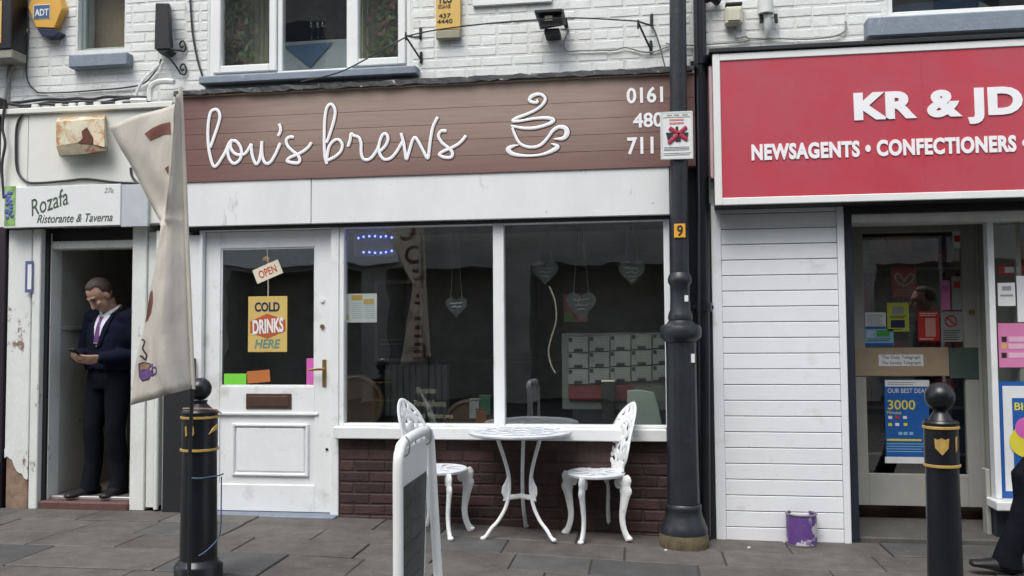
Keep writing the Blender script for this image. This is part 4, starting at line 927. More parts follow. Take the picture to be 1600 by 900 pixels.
# ================================================================== street furniture
# lamp post
g0 = G(1069, 853); LPX, LPY = g0.x, g0.y; z0 = gz(LPX)
def lz(py): return F(1068, py, LPY).z
lp = thing('lamp_post', 'old black cast iron lamp post in front of the cafe corner', 'lamp post', (LPX, LPY, z0))
M_post = mat('black_grey_post_paint', (0.017, 0.020, 0.026), .42, .25, 9, .2, 30, dirt_or_sheen=(.065, .06, .05), dscale=7, dlo=.6, dhi=.8)
M_stone = mat('worn_ochre_plinth', (.13, .10, .055), .8, .3, 12, .4, 40, dirt_or_sheen=(.04, .04, .035), dscale=8, dlo=.5, dhi=.65)
PXM = 1/255
MB().lathe([(.150, z0-.02), (.158, z0+.02), (.158, lz(840)), (.150, lz(832))], (LPX, LPY, 0), 32).build('plinth', M_stone, lp, smooth=True)
MB().lathe([(.150, lz(832)), (.152, lz(826)), (.140, lz(818)), (.122, lz(806)), (.112, lz(796)), (.116, lz(794)), (.116, lz(789)), (.106, lz(786))], (LPX, LPY, 0), 32).build('flared_foot', M_post, lp, smooth=True)
mb = MB(); vs = []; N = 16                                   # softly panelled lower column
mb.lathe([(.105, lz(786)), (.100, lz(700)), (.098, lz(545)), (.100, lz(534))], (LPX, LPY, 0), N, .2); mb.build('column_base', M_post, lp, bevel=.004)
MB().lathe([(.100, lz(534)), (.116, lz(530)), (.130, lz(527)), (.134, lz(522)), (.134, lz(514)), (.126, lz(509)), (.092, lz(506)), (.074, lz(500))], (LPX, LPY, 0), 28).build('wide_collar', M_post, lp, smooth=True)
MB().lathe([(.078, lz(500)), (.080, lz(496)), (.076, lz(490)), (.066, lz(484)), (.062, lz(460)), (.064, lz(446)), (.076, lz(442)), (.078, lz(436)), (.072, lz(431)), (.060, lz(426))], (LPX, LPY, 0), 28).build('turned_neck', M_post, lp, smooth=True)
ztop = F(1058, -90, LPY).z; xt = F(1059, 0, LPY).x; zz_ = F(1059, 0, LPY).z
sl = (xt-LPX)/(zz_-lz(426))
MB().tube([(LPX, LPY, lz(426)), (xt+sl*(ztop-zz_), LPY, ztop)], [.060, .053], 24).build('shaft', M_post, lp, smooth=True)
def shaft_x(py): z = lz(py); return LPX+sl*(z-lz(426)), z
xq, zq = shaft_x(362); o = box('number_plate', plain('plate_orange', (.72, .36, .03), .5), lp, xq-.036, xq+.036, LPY-.066, LPY-.060, zq-.045, zq+.045, .002)
text('number', '9', xq-.018, xq+.02, zq-.036, zq+.036, LPY-.0665, C['black'], lp, bold=.02, th=.0015)
for x, y, w, h in ((1073, 466, .012, .02), (1083, 560, .012, .028)):
    p = F(x, y, LPY-.1); th = math.atan2(-.1, p.x-LPX); r_ = .103 if y > 500 else .066
    box('sticker', C['white'], lp, p.x-w, p.x+w, LPY-math.sqrt(max(1e-5, r_*r_-(p.x-LPX)**2))-.004, LPY-math.sqrt(max(1e-5, r_*r_-(p.x-LPX)**2))+.01, p.z-h, p.z+h, .001)
# notice plate on the post
SPY = LPY-.072
X0, X1, Z0, Z1 = rect(1032, 174, 1083, 249, SPY)
ns = thing('street_notice', 'white street drinking notice plate fixed to the lamp post', 'notice', ((X0+X1)/2, SPY, Z0))
box('plate', plain('notice_white', (.72, .74, .73), .4, .04), ns, X0, X1, SPY, SPY+.006, Z0, Z1, .003)
mb = MB(); frame_ring(mb, X0+.002, X1-.002, Z0+.002, Z1-.002, .010, SPY-.003, SPY-.0005); mb.build('border', plain('notice_border', (.60, .63, .62), .4), ns)
def nrect(name, m, u0, v0, u1, v1): box(name, m, ns, X0+(X1-X0)*u0, X0+(X1-X0)*u1, SPY-.0025, SPY-.0004, Z1-(Z1-Z0)*v1, Z1-(Z1-Z0)*v0, 0)
for u in (.2, .42, .68): nrect('text_mark', C['grey'], u, .065, u+.16, .085)
nrect('rule', C['grey'], .08, .115, .92, .122); nrect('rule', C['grey'], .08, .865, .92, .872)
for v in (.155, .225): nrect('red_text_mark', plain('print_rose', (.62, .28, .26)), .28, v, .72, v+.035)
for v in (.74, .77, .80, .90): nrect('text_mark', C['grey'], .1, v, .88, v+.008)
def npoly(name, m, pts, d=.004): MB().prism([(X0+(X1-X0)*u, SPY-.0005, Z1-(Z1-Z0)*v) for u, v in pts], (0, -d, 0)).build(name, m, ns)
npoly('cup_mark', C['black'], [(.17, .44), (.40, .44), (.36, .63), (.23, .63)]); npoly('bottle_mark', C['black'], [(.47, .32), (.54, .32), (.56, .42), (.62, .46), (.62, .63), (.46, .63), (.46, .44)]); npoly('mug_mark', C['black'], [(.70, .45), (.86, .45), (.84, .53), (.72, .54)])
M_cross = plain('print_crimson', (.36, .02, .06), .5)
for a, b_ in (((.28, .34), (.82, .60)), ((.80, .33), (.24, .66))):
    p = Vector((X0+(X1-X0)*a[0], SPY-.006, Z1-(Z1-Z0)*a[1])); q = Vector((X0+(X1-X0)*b_[0], SPY-.006, Z1-(Z1-Z0)*b_[1])); MB().tube([p, q], .013, 6, flat=.2, ref=(0, 1, 0)).build('cross_stroke', M_cross, ns)

# bollards
def bollard(label, px, pbase, k, ballr, gold, px_rows, depthY=None, X=None):
    if depthY is None: g = G(px, pbase)
    else: g = Vector((F(px, 700, depthY).x, depthY, 0)); g.z = gz(g.x)
    z0 = gz(g.x); Z = lambda y: F(px, y, g.y).z
    o = thing('bollard', label, 'bollard', (g.x, g.y, z0), 'black bollards along the pavement')
    c = (g.x, g.y, 0); yb, yn, ycap, y1, y2, ybase = px_rows
    r = k; N = 24
    zb = Z(yb)
    MB().ball((g.x, g.y, zb-ballr), ballr, 24, 16).build('ball', M_black, o, smooth=True)
    MB().lathe([(r*.72, Z(ycap)), (r*.5, Z(yn)+.0), (r*.38, Z(yn)+.012), (r*.42, Z(yn)+.03)], c, N).build('neck', M_black, o, smooth=True)
    MB().lathe([(r*.98, Z(y1)), (r*1.03, Z(ycap)-.012), (r*.95, Z(ycap)-.002), (r*.72, Z(ycap))], c, N).build('cap', M_black, o, smooth=True)
    MB().lathe([(r*1.00, Z(y1)-.004), (r*1.06, Z(y1)-.002), (r*1.06, Z(y1)+.008), (r*1.0, Z(y1)+.010)], c, N).build('gold_band', M_gold, o, smooth=True)
    MB().lathe([(r*.99, Z(y2)), (r*.99, Z(y1)-.004)], c, N).build('head', M_black, o, smooth=True)
    MB().lathe([(r*1.00, Z(y2)-.008), (r*1.06, Z(y2)-.006), (r*1.06, Z(y2)+.004), (r*1.0, Z(y2)+.006)], c, N).build('gold_band', M_gold, o, smooth=True)
    bz = Z(ybase) if ybase else z0+.1
    MB().lathe([(r*1.02, bz), (r*.95, Z(y2)-.008)], c, N).build('shaft', M_black, o, smooth=True)
    MB().lathe([(r*1.32, z0-.02), (r*1.32, bz-.035), (r*1.22, bz-.02), (r*1.10, bz-.012), (r*1.04, bz)], c, N).build('base', M_black, o, smooth=True)
    def on(pxx, py, rr=r*1.0):
        p = F(pxx, py, g.y-rr*.8); dx = max(-rr*.98, min(rr*.98, p.x-g.x)); return Vector((p.x, g.y-math.sqrt(rr*rr-dx*dx), p.z))
    for poly in gold:
        w = [on(a, b_, r*.99) for a, b_ in poly]; MB().prism([v+Vector((0, .002, 0)) for v in w], (0, -.006, 0)).build('gold_emblem', M_gold, o)
    return o, on, g
bl, onl, gl_ = bollard('black bollard with blue cord beside the flag, ball top half hidden', 310, 905, .094, .060,
    [[(291, 667), (294, 665), (295, 680), (292, 682)], [(300, 668), (305, 665), (306, 678), (301, 684)], [(326, 670), (333, 663), (332, 672), (323, 680)]], (590, 634, 640, 652, 701, 872))
br, onr, gr_ = bollard('black bollard with gold shield in front of the newsagent door', 1471, 0, .0765, .068,
    [[(1460, 685), (1465, 687), (1470, 684), (1475, 687), (1481, 685), (1480, 700), (1471, 711), (1461, 700)], [(1492, 684), (1496, 682), (1496, 702), (1493, 708)]], (597, 646, 656, 668, 726, None), depthY=-1.72)
# blue cord round the left bollard
M_cord = plain('blue_cord', (.06, .115, .20), .6)
w = [onl(x, y, .103) for x, y in ((300, 746), (315, 747), (332, 746), (338, 744))]; w[-1] += Vector((0, .02, 0))
o = MB().tube(smoothpath(w, 4), .0038, 6).build('cord', M_cord, None, smooth=True); tag(o, 'blue cord tied round the left bollard at mid height', 'cord')
w = [onl(x, y, .108) for x, y in ((337, 748), (336.5, 790), (336, 825), (332, 845), (322, 860), (312, 868))]
o = MB().tube(smoothpath(w, 5), .0038, 6).build('cord', M_cord, None, smooth=True); tag(o, 'loose end of blue cord trailing down the left bollard', 'cord')
w = [onl(x, y, .112) for x, y in ((288, 638), (310, 638), (328, 641), (337, 648))]
o = MB().tube(smoothpath(w, 5), .004, 6).build('strap', plain('tan_strap', (.35, .22, .15), .7), None, smooth=True); tag(o, 'tan strap round the shoulder of the left bollard', 'strap')

# ---- feather flag
FY = -2.3
M_flag = mat('cream_flag_cloth', (.74, .71, .64), .85, .07, 8, .45, 22, trans=.40, stretch=(1.6, 1, .7))
fg = thing('banner_flag', 'cream upright banner flag with brown letters and purple cup print', 'flag', (F(300, 700, FY).x, FY, 0))
pole = [(281, 136), (284, 200), (286.5, 250), (288.5, 300), (290.5, 350), (292.5, 400), (294.5, 450), (296.5, 500), (298.5, 550), (301, 608)]
rowsF = [  # pole point, crease (px,py,dy), edge (px,py,dy)
 ((281, 140), (275, 148, -.05), (171, 198, .02)),
 ((282.5, 172), (272.5, 176, -.06), (184, 222, .02)),
 ((284, 200), (270.5, 203, -.06), (197, 246, .02)),
 ((286.5, 250), (267, 252, -.07), (222, 290, .03)),
 ((288.5, 300), (262.5, 302, -.07), (244, 332, .05)),
 ((290, 335), (258.5, 336, -.06), (252, 348, .04)),
 ((290.5, 350), (261, 352, -.055), (250, 356, -.01)),
 ((292.5, 400), (259, 403, -.075), (240, 407, -.03)),
 ((294.5, 450), (258, 455, -.095), (230, 460, -.03)),
 ((296.5, 500), (257, 508, -.105), (221.5, 518, -.02)),
 ((298.5, 550), (262, 560, -.11), (213, 578, -.01)),
 ((301, 606), (272, 614, -.11), (206, 633, .0))]
NC = 14; grid = []
def lerp(a, b_, t): return a+(b_-a)*t
rowsS = []
for i in range(len(rowsF)-1):
    for j in range(4):
        t = j/4; rowsS.append([[lerp(rowsF[i][k][q], rowsF[i+1][k][q], t) for q in range(len(rowsF[i][k]))] for k in range(3)])
rowsS.append([list(q) for q in rowsF[-1]])
for i, (p, c, e) in enumerate(rowsS):
    v = i/(len(rowsS)-1); row = []
    pw = F(p[0], p[1], FY); cw_ = F(c[0], c[1], FY+c[2]); ew = F(e[0], e[1], FY+e[2])
    up_ = max(0, 1-v/.47) if v < .47 else 0                   # upper half: the flap passes behind the crease
    for k in range(5):
        t = k/4; q = pw.lerp(cw_, t); q.y += .012*math.sin(math.pi*t)+.004*math.sin(19*v+3*t)+.002*math.sin(47*v); row.append(q)
    for k in range(1, NC-4):
        t = k/(NC-5); a = cw_+Vector((.012*(1 if up_ else 0), .06*min(1, up_*4), 0)); q = a.lerp(ew, t)
        q.y += .014*math.sin(math.pi*t*1.5+5*v)+.010*math.sin(7*t+11*v)+.005*math.sin(23*v+9*t)+.003*math.sin(41*v-13*t); row.append(q)
    grid.append(row)
vs = [q for r_ in grid for q in r_]; W = len(grid[0]); fs = []
for i in range(len(grid)-1):
    for k in range(W-1): fs.append((i*W+k, (i+1)*W+k, (i+1)*W+k+1, i*W+k+1))
cl_ = MB().add(vs, fs).build('cloth', M_flag, fg, smooth=False)
md = cl_.modifiers.new('thick', 'SOLIDIFY'); md.thickness = .0015; md.offset = 0
for p_ in cl_.data.polygons: p_.use_smooth = True
MB().tube([F(x+1, y, FY) for x, y in pole], .010, 8).build('sleeve', M_flag, fg, smooth=True)
pb_ = F(301, 600, FY); MB().tube([pb_, F(297, 690, FY), Vector((F(296, 880, FY).x, FY, .03))], .009, 8).build('pole', M_blackmatt, fg, smooth=True)
bx_ = F(296, 880, FY).x; MB().lathe([(.17, 0), (.17, .02), (.05, .035), (.02, .06)], (bx_, FY, gz(bx_)), 20).build('base_plate', M_blackmatt, fg, smooth=True)
bvh = BVHTree.FromPolygons(vs, fs)
M_fprint = mat('brown_flag_print', (.20, .085, .065), .8, .08, trans=.2); M_purple = mat('purple_flag_print', (.13, .07, .22), .8, .05, trans=.1); M_fdark = plain('dark_flag_print', (.05, .035, .05), .8)
def onflag(x, y, e=.004):
    d = ray(x, y).normalized(); h = bvh.ray_cast(CAM, d)
    k_ = 0
    while h[0] is None and k_ < 14: k_ += 1; d = ray(x+k_, y).normalized(); h = bvh.ray_cast(CAM, d)
    return h[0]-d*e
def fpatch(name, m, pts, sub=3, e=.004):
    P = []
    for i in range(len(pts)):
        a = Vector(pts[i]); b_ = Vector(pts[(i+1) % len(pts)])
        for j in range(sub): P.append(a.lerp(b_, j/sub))
    bm = bmesh.new(); vv = [bm.verts.new((p[0], p[1], 0)) for p in P]; bm.faces.new(vv)
    bmesh.ops.triangulate(bm, faces=bm.faces); bmesh.ops.subdivide_edges(bm, edges=bm.edges[:], cuts=2, use_grid_fill=True); bmesh.ops.triangulate(bm, faces=bm.faces)
    V = [onflag(v.co.x, v.co.y, e) for v in bm.verts]; bm.verts.index_update(); Fc = [tuple(v.index for v in f.verts) for f in bm.faces]; bm.free()
    return MB().add(V, Fc).build(name, m, fg)
def fline(name, m, pts, r=.004): return MB().tube([onflag(p[0], p[1], .002) for p in smoothpath([Vector((a, b_)) for a, b_ in pts], 4)], r, 6, flat=.5).build(name, m, fg, smooth=True)
fpatch('letter_print', M_fprint, [(225.5, 209), (238, 200), (252, 193.5), (266, 190.5), (267, 210), (258.5, 208.5), (247, 213), (235, 219.5)])
fpatch('letter_print', M_fprint, [(257.5, 263), (263.5, 258.5), (262.5, 273)])
fpatch('letter_print', M_fprint, [(236, 446), (239, 458), (239.5, 475), (235.5, 492), (226.5, 504), (229, 482), (232.5, 462)])
fline('steam_print', M_fdark, [(221.5, 530), (226, 534), (223, 545), (229, 555), (227, 562)])
fline('steam_print', M_fdark, [(218.5, 556), (222, 557), (226, 562)])
fpatch('cup_print', M_fdark, [(216.0, 568), (224.5, 565.5), (238.5, 568), (240.5, 575), (238.5, 588), (231.5, 594), (221.5, 596), (217.0, 588)], e=.0035)
fpatch('cup_print', M_purple, [(217.0, 573), (238.5, 572), (237.5, 586), (230.5, 592.5), (222.5, 594), (218.0, 586)], e=.006)
fpatch('coffee_print', plain('coffee_brown_print', (.30, .19, .12), .8), [(218.0, 570), (225.5, 567.5), (235.5, 570), (230.5, 576), (219.5, 578)], e=.008)
fline('cup_handle_print', M_purple, [(238.5, 574), (244.5, 575), (244.0, 583), (238.5, 586)], .006)
# letters on the side that faces the shop, mirrored in its window
for i, ch in enumerate('COFFEE'):
    zc = 2.30-.24*i; me = text_mesh(ch, .02, 0, .0); vs_ = []
    bm = bmesh.new(); bm.from_mesh(me); bmesh.ops.triangulate(bm, faces=bm.faces); bmesh.ops.subdivide_edges(bm, edges=bm.edges[:], cuts=7, use_grid_fill=True); bmesh.ops.triangulate(bm, faces=bm.faces); bm.to_mesh(me); bm.free()
    for v in me.vertices:
        x = bx_-.10-(.10 if i == 0 else .02)+(-(v.co.x-.35))*.24; z = zc+(v.co.y-.35)*.26
        h = bvh.ray_cast(Vector((x, -1.2, z)), Vector((0, -1, 0)))
        vs_.append(None if h[0] is None or abs(h[1].y) < .55 else h[0]+Vector((0, .014, 0)))
    fs_ = [tuple(p.vertices) for p in me.polygons if all(vs_[k] is not None for k in p.vertices)]
    used = sorted({k for f in fs_ for k in f}); mp_ = {k: j for j, k in enumerate(used)}
    if fs_: MB().add([vs_[k] for k in used], [tuple(mp_[k] for k in f) for f in fs_]).build('letter_print', M_fprint, fg)

# ---- black board between the two doorways
o = pbox('leaning_hoarding', M_blackmatt, None, 254, 560, 298, 806, -.06, .01, .006); tag(o, 'black board at foot of wall behind the left bollard', 'board')

# ---- cast aluminium chair
M_cast = mat('white_cast_metal', (.74, .76, .76), .45, .06, 14, .35, 60, dirt_or_sheen=(.46, .48, .50), dscale=22, dlo=.58, dhi=.75)
add_spots(M_cast, 34, .13, (.33, .29, .25), .55)
M_cast2 = mat('weathered_white_cast_metal', (.66, .69, .72), .5, .1, 14, .35, 60, dirt_or_sheen=(.52, .57, .63), dscale=9, dlo=.46, dhi=.7)
def chair(label):
    """faces -x: the back stands at +x"""
    o = thing('garden_chair', label, 'chair', (0, 0, 0), 'white cast metal garden chairs'); S = .43
    MB().lathe([(.04, S-.012), (.17, S-.014), (.185, S-.022), (.195, S-.018), (.198, S-.004), (.190, S+.004), (.178, S), (.10, S-.003), (.0001, S-.004)], (0, 0, 0), 36).build('seat', M_cast2, o, smooth=True)
    st = [q for q in o.children if q.name.startswith('seat')][0]
    for k in range(8):
        t = k*math.pi/4
        MB().tube(smoothpath([Vector((.05*math.cos(t), .05*math.sin(t), S)), Vector((.10*math.cos(t+.25), .10*math.sin(t+.25), S+.003)), Vector((.15*math.cos(t+.1), .15*math.sin(t+.1), S+.003)), Vector((.17*math.cos(t-.15), .17*math.sin(t-.15), S+.001))], 4), .007, 6, flat=.5, ref=(0, 0, 1)).build('seat_scroll', M_cast2, st, smooth=True)
    for sx, sy in ((-1, -1), (-1, 1), (1, -1), (1, 1)):
        kx, ky = .135*sx, .125*sy
        rad = Vector((sx*.72, sy*.7, 0)).normalized()
        prof = [(.0, S-.02, .038), (.012, S-.05, .046), (.020, S-.085, .030), (.024, S-.11, .036), (.018, S-.15, .026), (.006, S-.22, .020), (-.002, S-.28, .0165), (.004, S-.34, .0155), (.022, S-.39, .016), (.040, S-.418, .020), (.044, 0.004, .020)]
        path = [Vector((kx, ky, z))+rad*d for d, z, w in prof]
        side = Vector((-rad.y, rad.x, 0))
        lg = MB().tube(smoothpath(path, 3), [(w*1.12+.003, .014+.2*max(0, w-.03)) for w in [q[0] for q in smoothpath([Vector((p[2], 0)) for p in prof], 3)]], 10, ref=side).build('leg', M_cast, o, smooth=True)
        q = Vector((kx, ky, S-.06))-rad*.02+Vector((0, 0, 0))
        # scroll bracket beside the knee
        cpts = [Vector((kx, ky, S-.03))-rad*.02, Vector((kx, ky, S-.05))-rad*.045, Vector((kx, ky, S-.085))-rad*.036, Vector((kx, ky, S-.09))-rad*.012]
        MB().tube(smoothpath(cpts, 4), .009, 7).build('knee_scroll', M_cast, lg, smooth=True)
        MB().ball(Vector((kx, ky, .014))+rad*.048, (.021, .021, .016), 10, 7).build('foot', M_cast, lg, smooth=True)
    # back: pierced fan plate, leaning back
    BK = lambda u, v: Vector((.165+.030*v+.16*v*v*.42/.42*.5-.09*(u/.18)**2*.35, u, S+.01+v*.43))
    outline = [(-.085, 0), (-.10, .10), (-.165, .20), (-.185, .34), (-.165, .5), (-.15, .66), (-.12, .82), (-.06, .95), (0, 1.0), (.06, .95), (.12, .82), (.15, .66), (.165, .5), (.185, .34), (.165, .20), (.10, .10), (.085, 0)]
    bk = MB().tube([BK(a, b_) for a, b_ in [(q[0], q[1]) for q in smoothpath([Vector(p) for p in outline], 4)]], (.019), 8, flat=.42, ref=(1, 0, -.3)).build('backrest_frame', M_cast, o, smooth=True)
    inner = [[(0, 0), (0, .25), (0, .5), (0, .75), (0, .98)], [(-.09, .02), (-.05, .16), (-.11, .30), (-.16, .42)], [(.09, .02), (.05, .16), (.11, .30), (.16, .42)],
             [(-.16, .24), (-.10, .22), (-.06, .32), (-.09, .42), (-.14, .40)], [(.16, .24), (.10, .22), (.06, .32), (.09, .42), (.14, .40)],
             [(0, .18), (-.06, .30), (-.03, .44), (0, .48), (.03, .44), (.06, .30), (0, .18)], [(0, .48), (-.07, .56), (-.08, .68), (0, .76), (.08, .68), (.07, .56), (0, .48)],
             [(-.145, .66), (-.09, .72), (-.05, .85), (-.06, .94)], [(.145, .66), (.09, .72), (.05, .85), (.06, .94)],
             [(-.12, .8), (-.06, .76), (0, .86), (.06, .76), (.12, .8)], [(-.085, .04), (0, .09), (.085, .04)]]
    for q in inner:
        MB().tube([BK(p[0], p[1]) for p in smoothpath([Vector(p) for p in q], 5)], .0195, 8, flat=.36, ref=(1, 0, -.3)).build('backrest_scroll', M_cast, bk, smooth=True)
    MB().ball(BK(0, .56)+Vector((.0, 0, 0)), (.012, .05, .06), 12, 8).build('backrest_rosette', M_cast, bk, smooth=True)
    MB().prism([BK(-.085, 0)+Vector((-.02, 0, -.015)), BK(.085, 0)+Vector((-.02, 0, -.015)), BK(.07, .12), BK(-.07, .12)], (.012, 0, 0)).build('backrest_foot', M_cast, bk, bevel=.003)
    return o
ch1 = chair('white garden chair right of the round table, seen side on')
feet = [G(893, 846), G(963, 849)]
gc = (G(893, 846)+G(963, 849))/2; cx_, cy_ = gc.x, gc.y+.14
ch1.location = (cx_+.01, cy_, gz(cx_)); ch1.rotation_euler = (0, 0, .42)
gl2 = G(722, 843); 
ch2 = dup(ch1, (gl2.x-.19, gl2.y+.15, gz(gl2.x)), math.pi-.25); ch2['label'] = 'white garden chair left of the round table, half behind the pavement sign'

# ---- table
fL, fR, fB = G(757, 845), G(864, 842), G(808, 827)
tc = (fL+fR)/2; tcx = (fL.x+fR.x)/2; tcy = tc.y+.11; tz = gz(tcx); TH = F(808, 673, tcy).z-tz
tb_ = thing('garden_table', 'small round white cast metal table between the two chairs', 'table', (tcx, tcy, tz))
RT = (F(888, 673, tcy).x-F(728, 673, tcy).x)/2
c0 = Vector((tcx, tcy, tz))
top = MB().lathe([(.05, TH-.014), (RT-.03, TH-.016), (RT-.012, TH-.024), (RT, TH-.016), (RT+.002, TH-.004), (RT-.006, TH+.004), (RT-.02, TH+.003), (RT-.028, TH-.003), (.2, TH-.004), (.0001, TH-.004)], c0, 48).build('table_top', M_cast2, tb_, smooth=True)
for k in range(10):
    t = k*math.pi/5
    P = [Vector((r_*math.cos(t+a), r_*math.sin(t+a), TH+.000)) for r_, a in ((.05, 0), (.12, .22), (.19, .12), (.25, -.08), (RT-.03, .06))]
    MB().tube([c0+q for q in smoothpath(P, 4)], .010, 6, flat=.22, ref=(0, 0, 1)).build('top_scroll', M_cast2, top, smooth=True)
for r_ in (.055, .16, .245): MB().tube([c0+Vector((r_*math.cos(i*math.pi/14), r_*math.sin(i*math.pi/14), TH)) for i in range(29)], .009, 6, flat=.4, ref=(0, 0, 1)).build('top_ring', M_cast2, top, smooth=True)
for k in range(3):
    t = math.radians((-33, 213, 90)[k]); rad = Vector((math.cos(t), math.sin(t), 0)); rr = .265
    prof = [(.165, TH-.02), (.160, TH-.06), (.125, TH-.16), (.095, TH-.26), (.085, TH-.34), (.090, TH-.42), (.115, TH-.50), (.165, TH-.575), (.215, TH-.62), (.25, .028), (.272, .012)]
    if k == 2: prof = [(a*.9, b_) for a, b_ in prof]
    lg = MB().tube([c0+rad*a+Vector((0, 0, b_)) for a, b_ in [(q[0], q[1]) for q in smoothpath([Vector(p) for p in prof], 4)]], .0125, 9).build('leg', M_cast, tb_, smooth=True)
    MB().prism([c0+rad*a+Vector((-rad.y*.005, rad.x*.005, b_)) for a, b_ in ((.086, TH-.27), (.098, TH-.29), (.112, TH-.325), (.135, TH-.36), (.140, TH-.40), (.125, TH-.43), (.130, TH-.45), (.095, TH-.45))], (rad.y*.01, -rad.x*.01, 0)).build('leg_bracket', M_cast, lg, bevel=.002)
    MB().tube([c0+Vector((0, 0, TH-.43)), c0+rad*.09+Vector((0, 0, TH-.43))], .017, 8, flat=.8).build('stretcher', M_cast, tb_, smooth=True)
    MB().ball(c0+rad*(.275 if k < 2 else .25)+Vector((0, 0, .013)), (.018, .018, .014), 10, 7).build('foot', M_cast, lg, smooth=True)

# ---- swing sign: a tube hoop with a panel hung from its top bar
nearY, farY = -2.50, -1.90
pn = F(622, 691, nearY); pf = F(671, 670, farY); H = (pn.z+pf.z)/2
d = (pf-pn); d.z = 0; L = d.length; d.normalize(); s_ = Vector((d.y, -d.x, 0))
if s_.x < 0: s_ = -s_
zg = gz(pn.x); base = Vector((pn.x, nearY, zg)); HH = H-zg
bo = thing('pavement_sign', 'white pavement sign with hanging chalkboard, seen nearly edge on', 'sign', ((pn.x+pf.x)/2, (nearY+farY)/2, zg))
M_abw = plain('white_sign_plastic', (.80, .82, .80), .35, .03)
def AP(a, h, off=0.0): return base+d*a+Vector((0, 0, h))+s_*(off+.05*(a/L)*(1-h/HH))
pts = [(0, .03), (0, HH*.3), (0, HH*.6), (0, HH-.10), (.025, HH-.04), (.08, HH-.012), (L/2, HH), (L-.08, HH-.006), (L-.02, HH-.03), (L, HH-.09), (L, HH*.6), (L, HH*.3), (L, .03)]
MB().tube([AP(q[0], q[1]) for q in smoothpath([Vector(p) for p in pts], 5)], .024, 12, flat=.95, ref=s_).build('hoop', M_abw, bo, smooth=True)
sw = lambda a, h: -.006-.05*(a/L)*(1-h/HH)-.02*(1-h/HH)
z0, z1 = .10, HH-.045
q = [(.028, z0), (L*.5, z0-.01), (L-.10, z0), (L-.06, z0+.05), (L-.035, z0+.12), (L-.035, z1), (.028, z1)]
fr_ = [AP(a, h, sw(a, h)) for a, h in q]; n_ = len(fr_)
pnl = MB().add([v-s_*.007 for v in fr_]+[v+s_*.007 for v in fr_], [tuple(range(n_)), tuple(range(2*n_-1, n_-1, -1))]+[(i, n_+i, n_+(i+1) % n_, (i+1) % n_) for i in range(n_)]).build('panel', M_abw, bo, weld=True, bevel=.003)
z0, z1 = .15, HH-.20; M_chb = mat('chalkboard', (.030, .036, .035), .45, .3, 4, dirt_or_sheen=(.10, .11, .105), dscale=7, dlo=.50, dhi=.8, stretch=(1, 1, 2))
q = [(.036, z0), (L-.08, z0+.01), (L-.06, z1), (.036, z1)]; fr_ = [AP(a, h, sw(a, h)+.0075) for a, h in q]
MB().add(fr_+[v+s_*.003 for v in fr_], [(0, 1, 2, 3), (7, 6, 5, 4)]+[(i, 4+i, 4+(i+1) % 4, (i+1) % 4) for i in range(4)]).build('chalkboard', M_chb, pnl, weld=True)
rk = random.Random(2)
for i in range(6):
    h = HH*.66-i*.085
    MB().tube([AP(lerp(.1, L-.16, j/10), h+rk.uniform(-.012, .012), sw(lerp(.1, L-.16, j/10), h)+.012) for j in range(11)], .004, 5, flat=.5, ref=s_).build('chalk_line', plain('faint_chalk', (.07, .078, .075), .9), pnl)
for a in (.09, L-.09): MB().tube(smoothpath([AP(a, HH+.018, .010), AP(a, HH-.01, .028), AP(a, HH-.055, .022), AP(a, HH-.07, .0)], 4), .0035, 6).build('hook', plain('galvanised', (.4, .4, .38), .4, metal=.8), bo, smooth=True)
mb = MB(); q = [AP(-.04, 0), AP(L+.04, 0)]; w_ = s_*.16
mb.prism([q[0]-w_, q[1]-w_, q[1]+w_, q[0]+w_], (0, 0, .05)); mb.build('base_block', M_abw, bo, bevel=.015)

# ---- paint tin
tg = G(1253, 850); tr = .096
pt = thing('paint_tin', 'purple and white open paint tin on the pavement by the boards', 'tin', (tg.x, tg.y, gz(tg.x)))
c0 = (tg.x, tg.y, gz(tg.x)); th_ = F(1253, 800, tg.y).z-c0[2]
M_tin = mat('purple_tin_label', (.115, .055, .22), .4, .2, 10, dirt_or_sheen=(.50, .50, .53), dscale=8, dlo=.53, dhi=.57)
MB().lathe([(tr-.006, .004), (tr, .008), (tr, th_-.012), (tr-.006, th_-.012), (tr-.006, .02)], c0, 28).build('label', M_tin, pt, smooth=True)
M_tinm = plain('tin_metal', (.35, .33, .34), .4, metal=.8)
MB().lathe([(tr-.004, 0), (tr+.002, .002), (tr+.002, .009), (tr-.004, .010)], c0, 28).build('bottom_rim', M_tinm, pt, smooth=True)
MB().tube([Vector(c0)+Vector((tr*math.cos(i*math.pi/14), tr*math.sin(i*math.pi/14), th_-.008)) for i in range(29)], .006, 7).build('top_rim', M_tinm, pt, smooth=True)
MB().lathe([(tr-.008, th_*.55), (.0001, th_*.55)], c0, 24).build('dark_paint', plain('dried_paint', (.05, .04, .06), .6), pt)

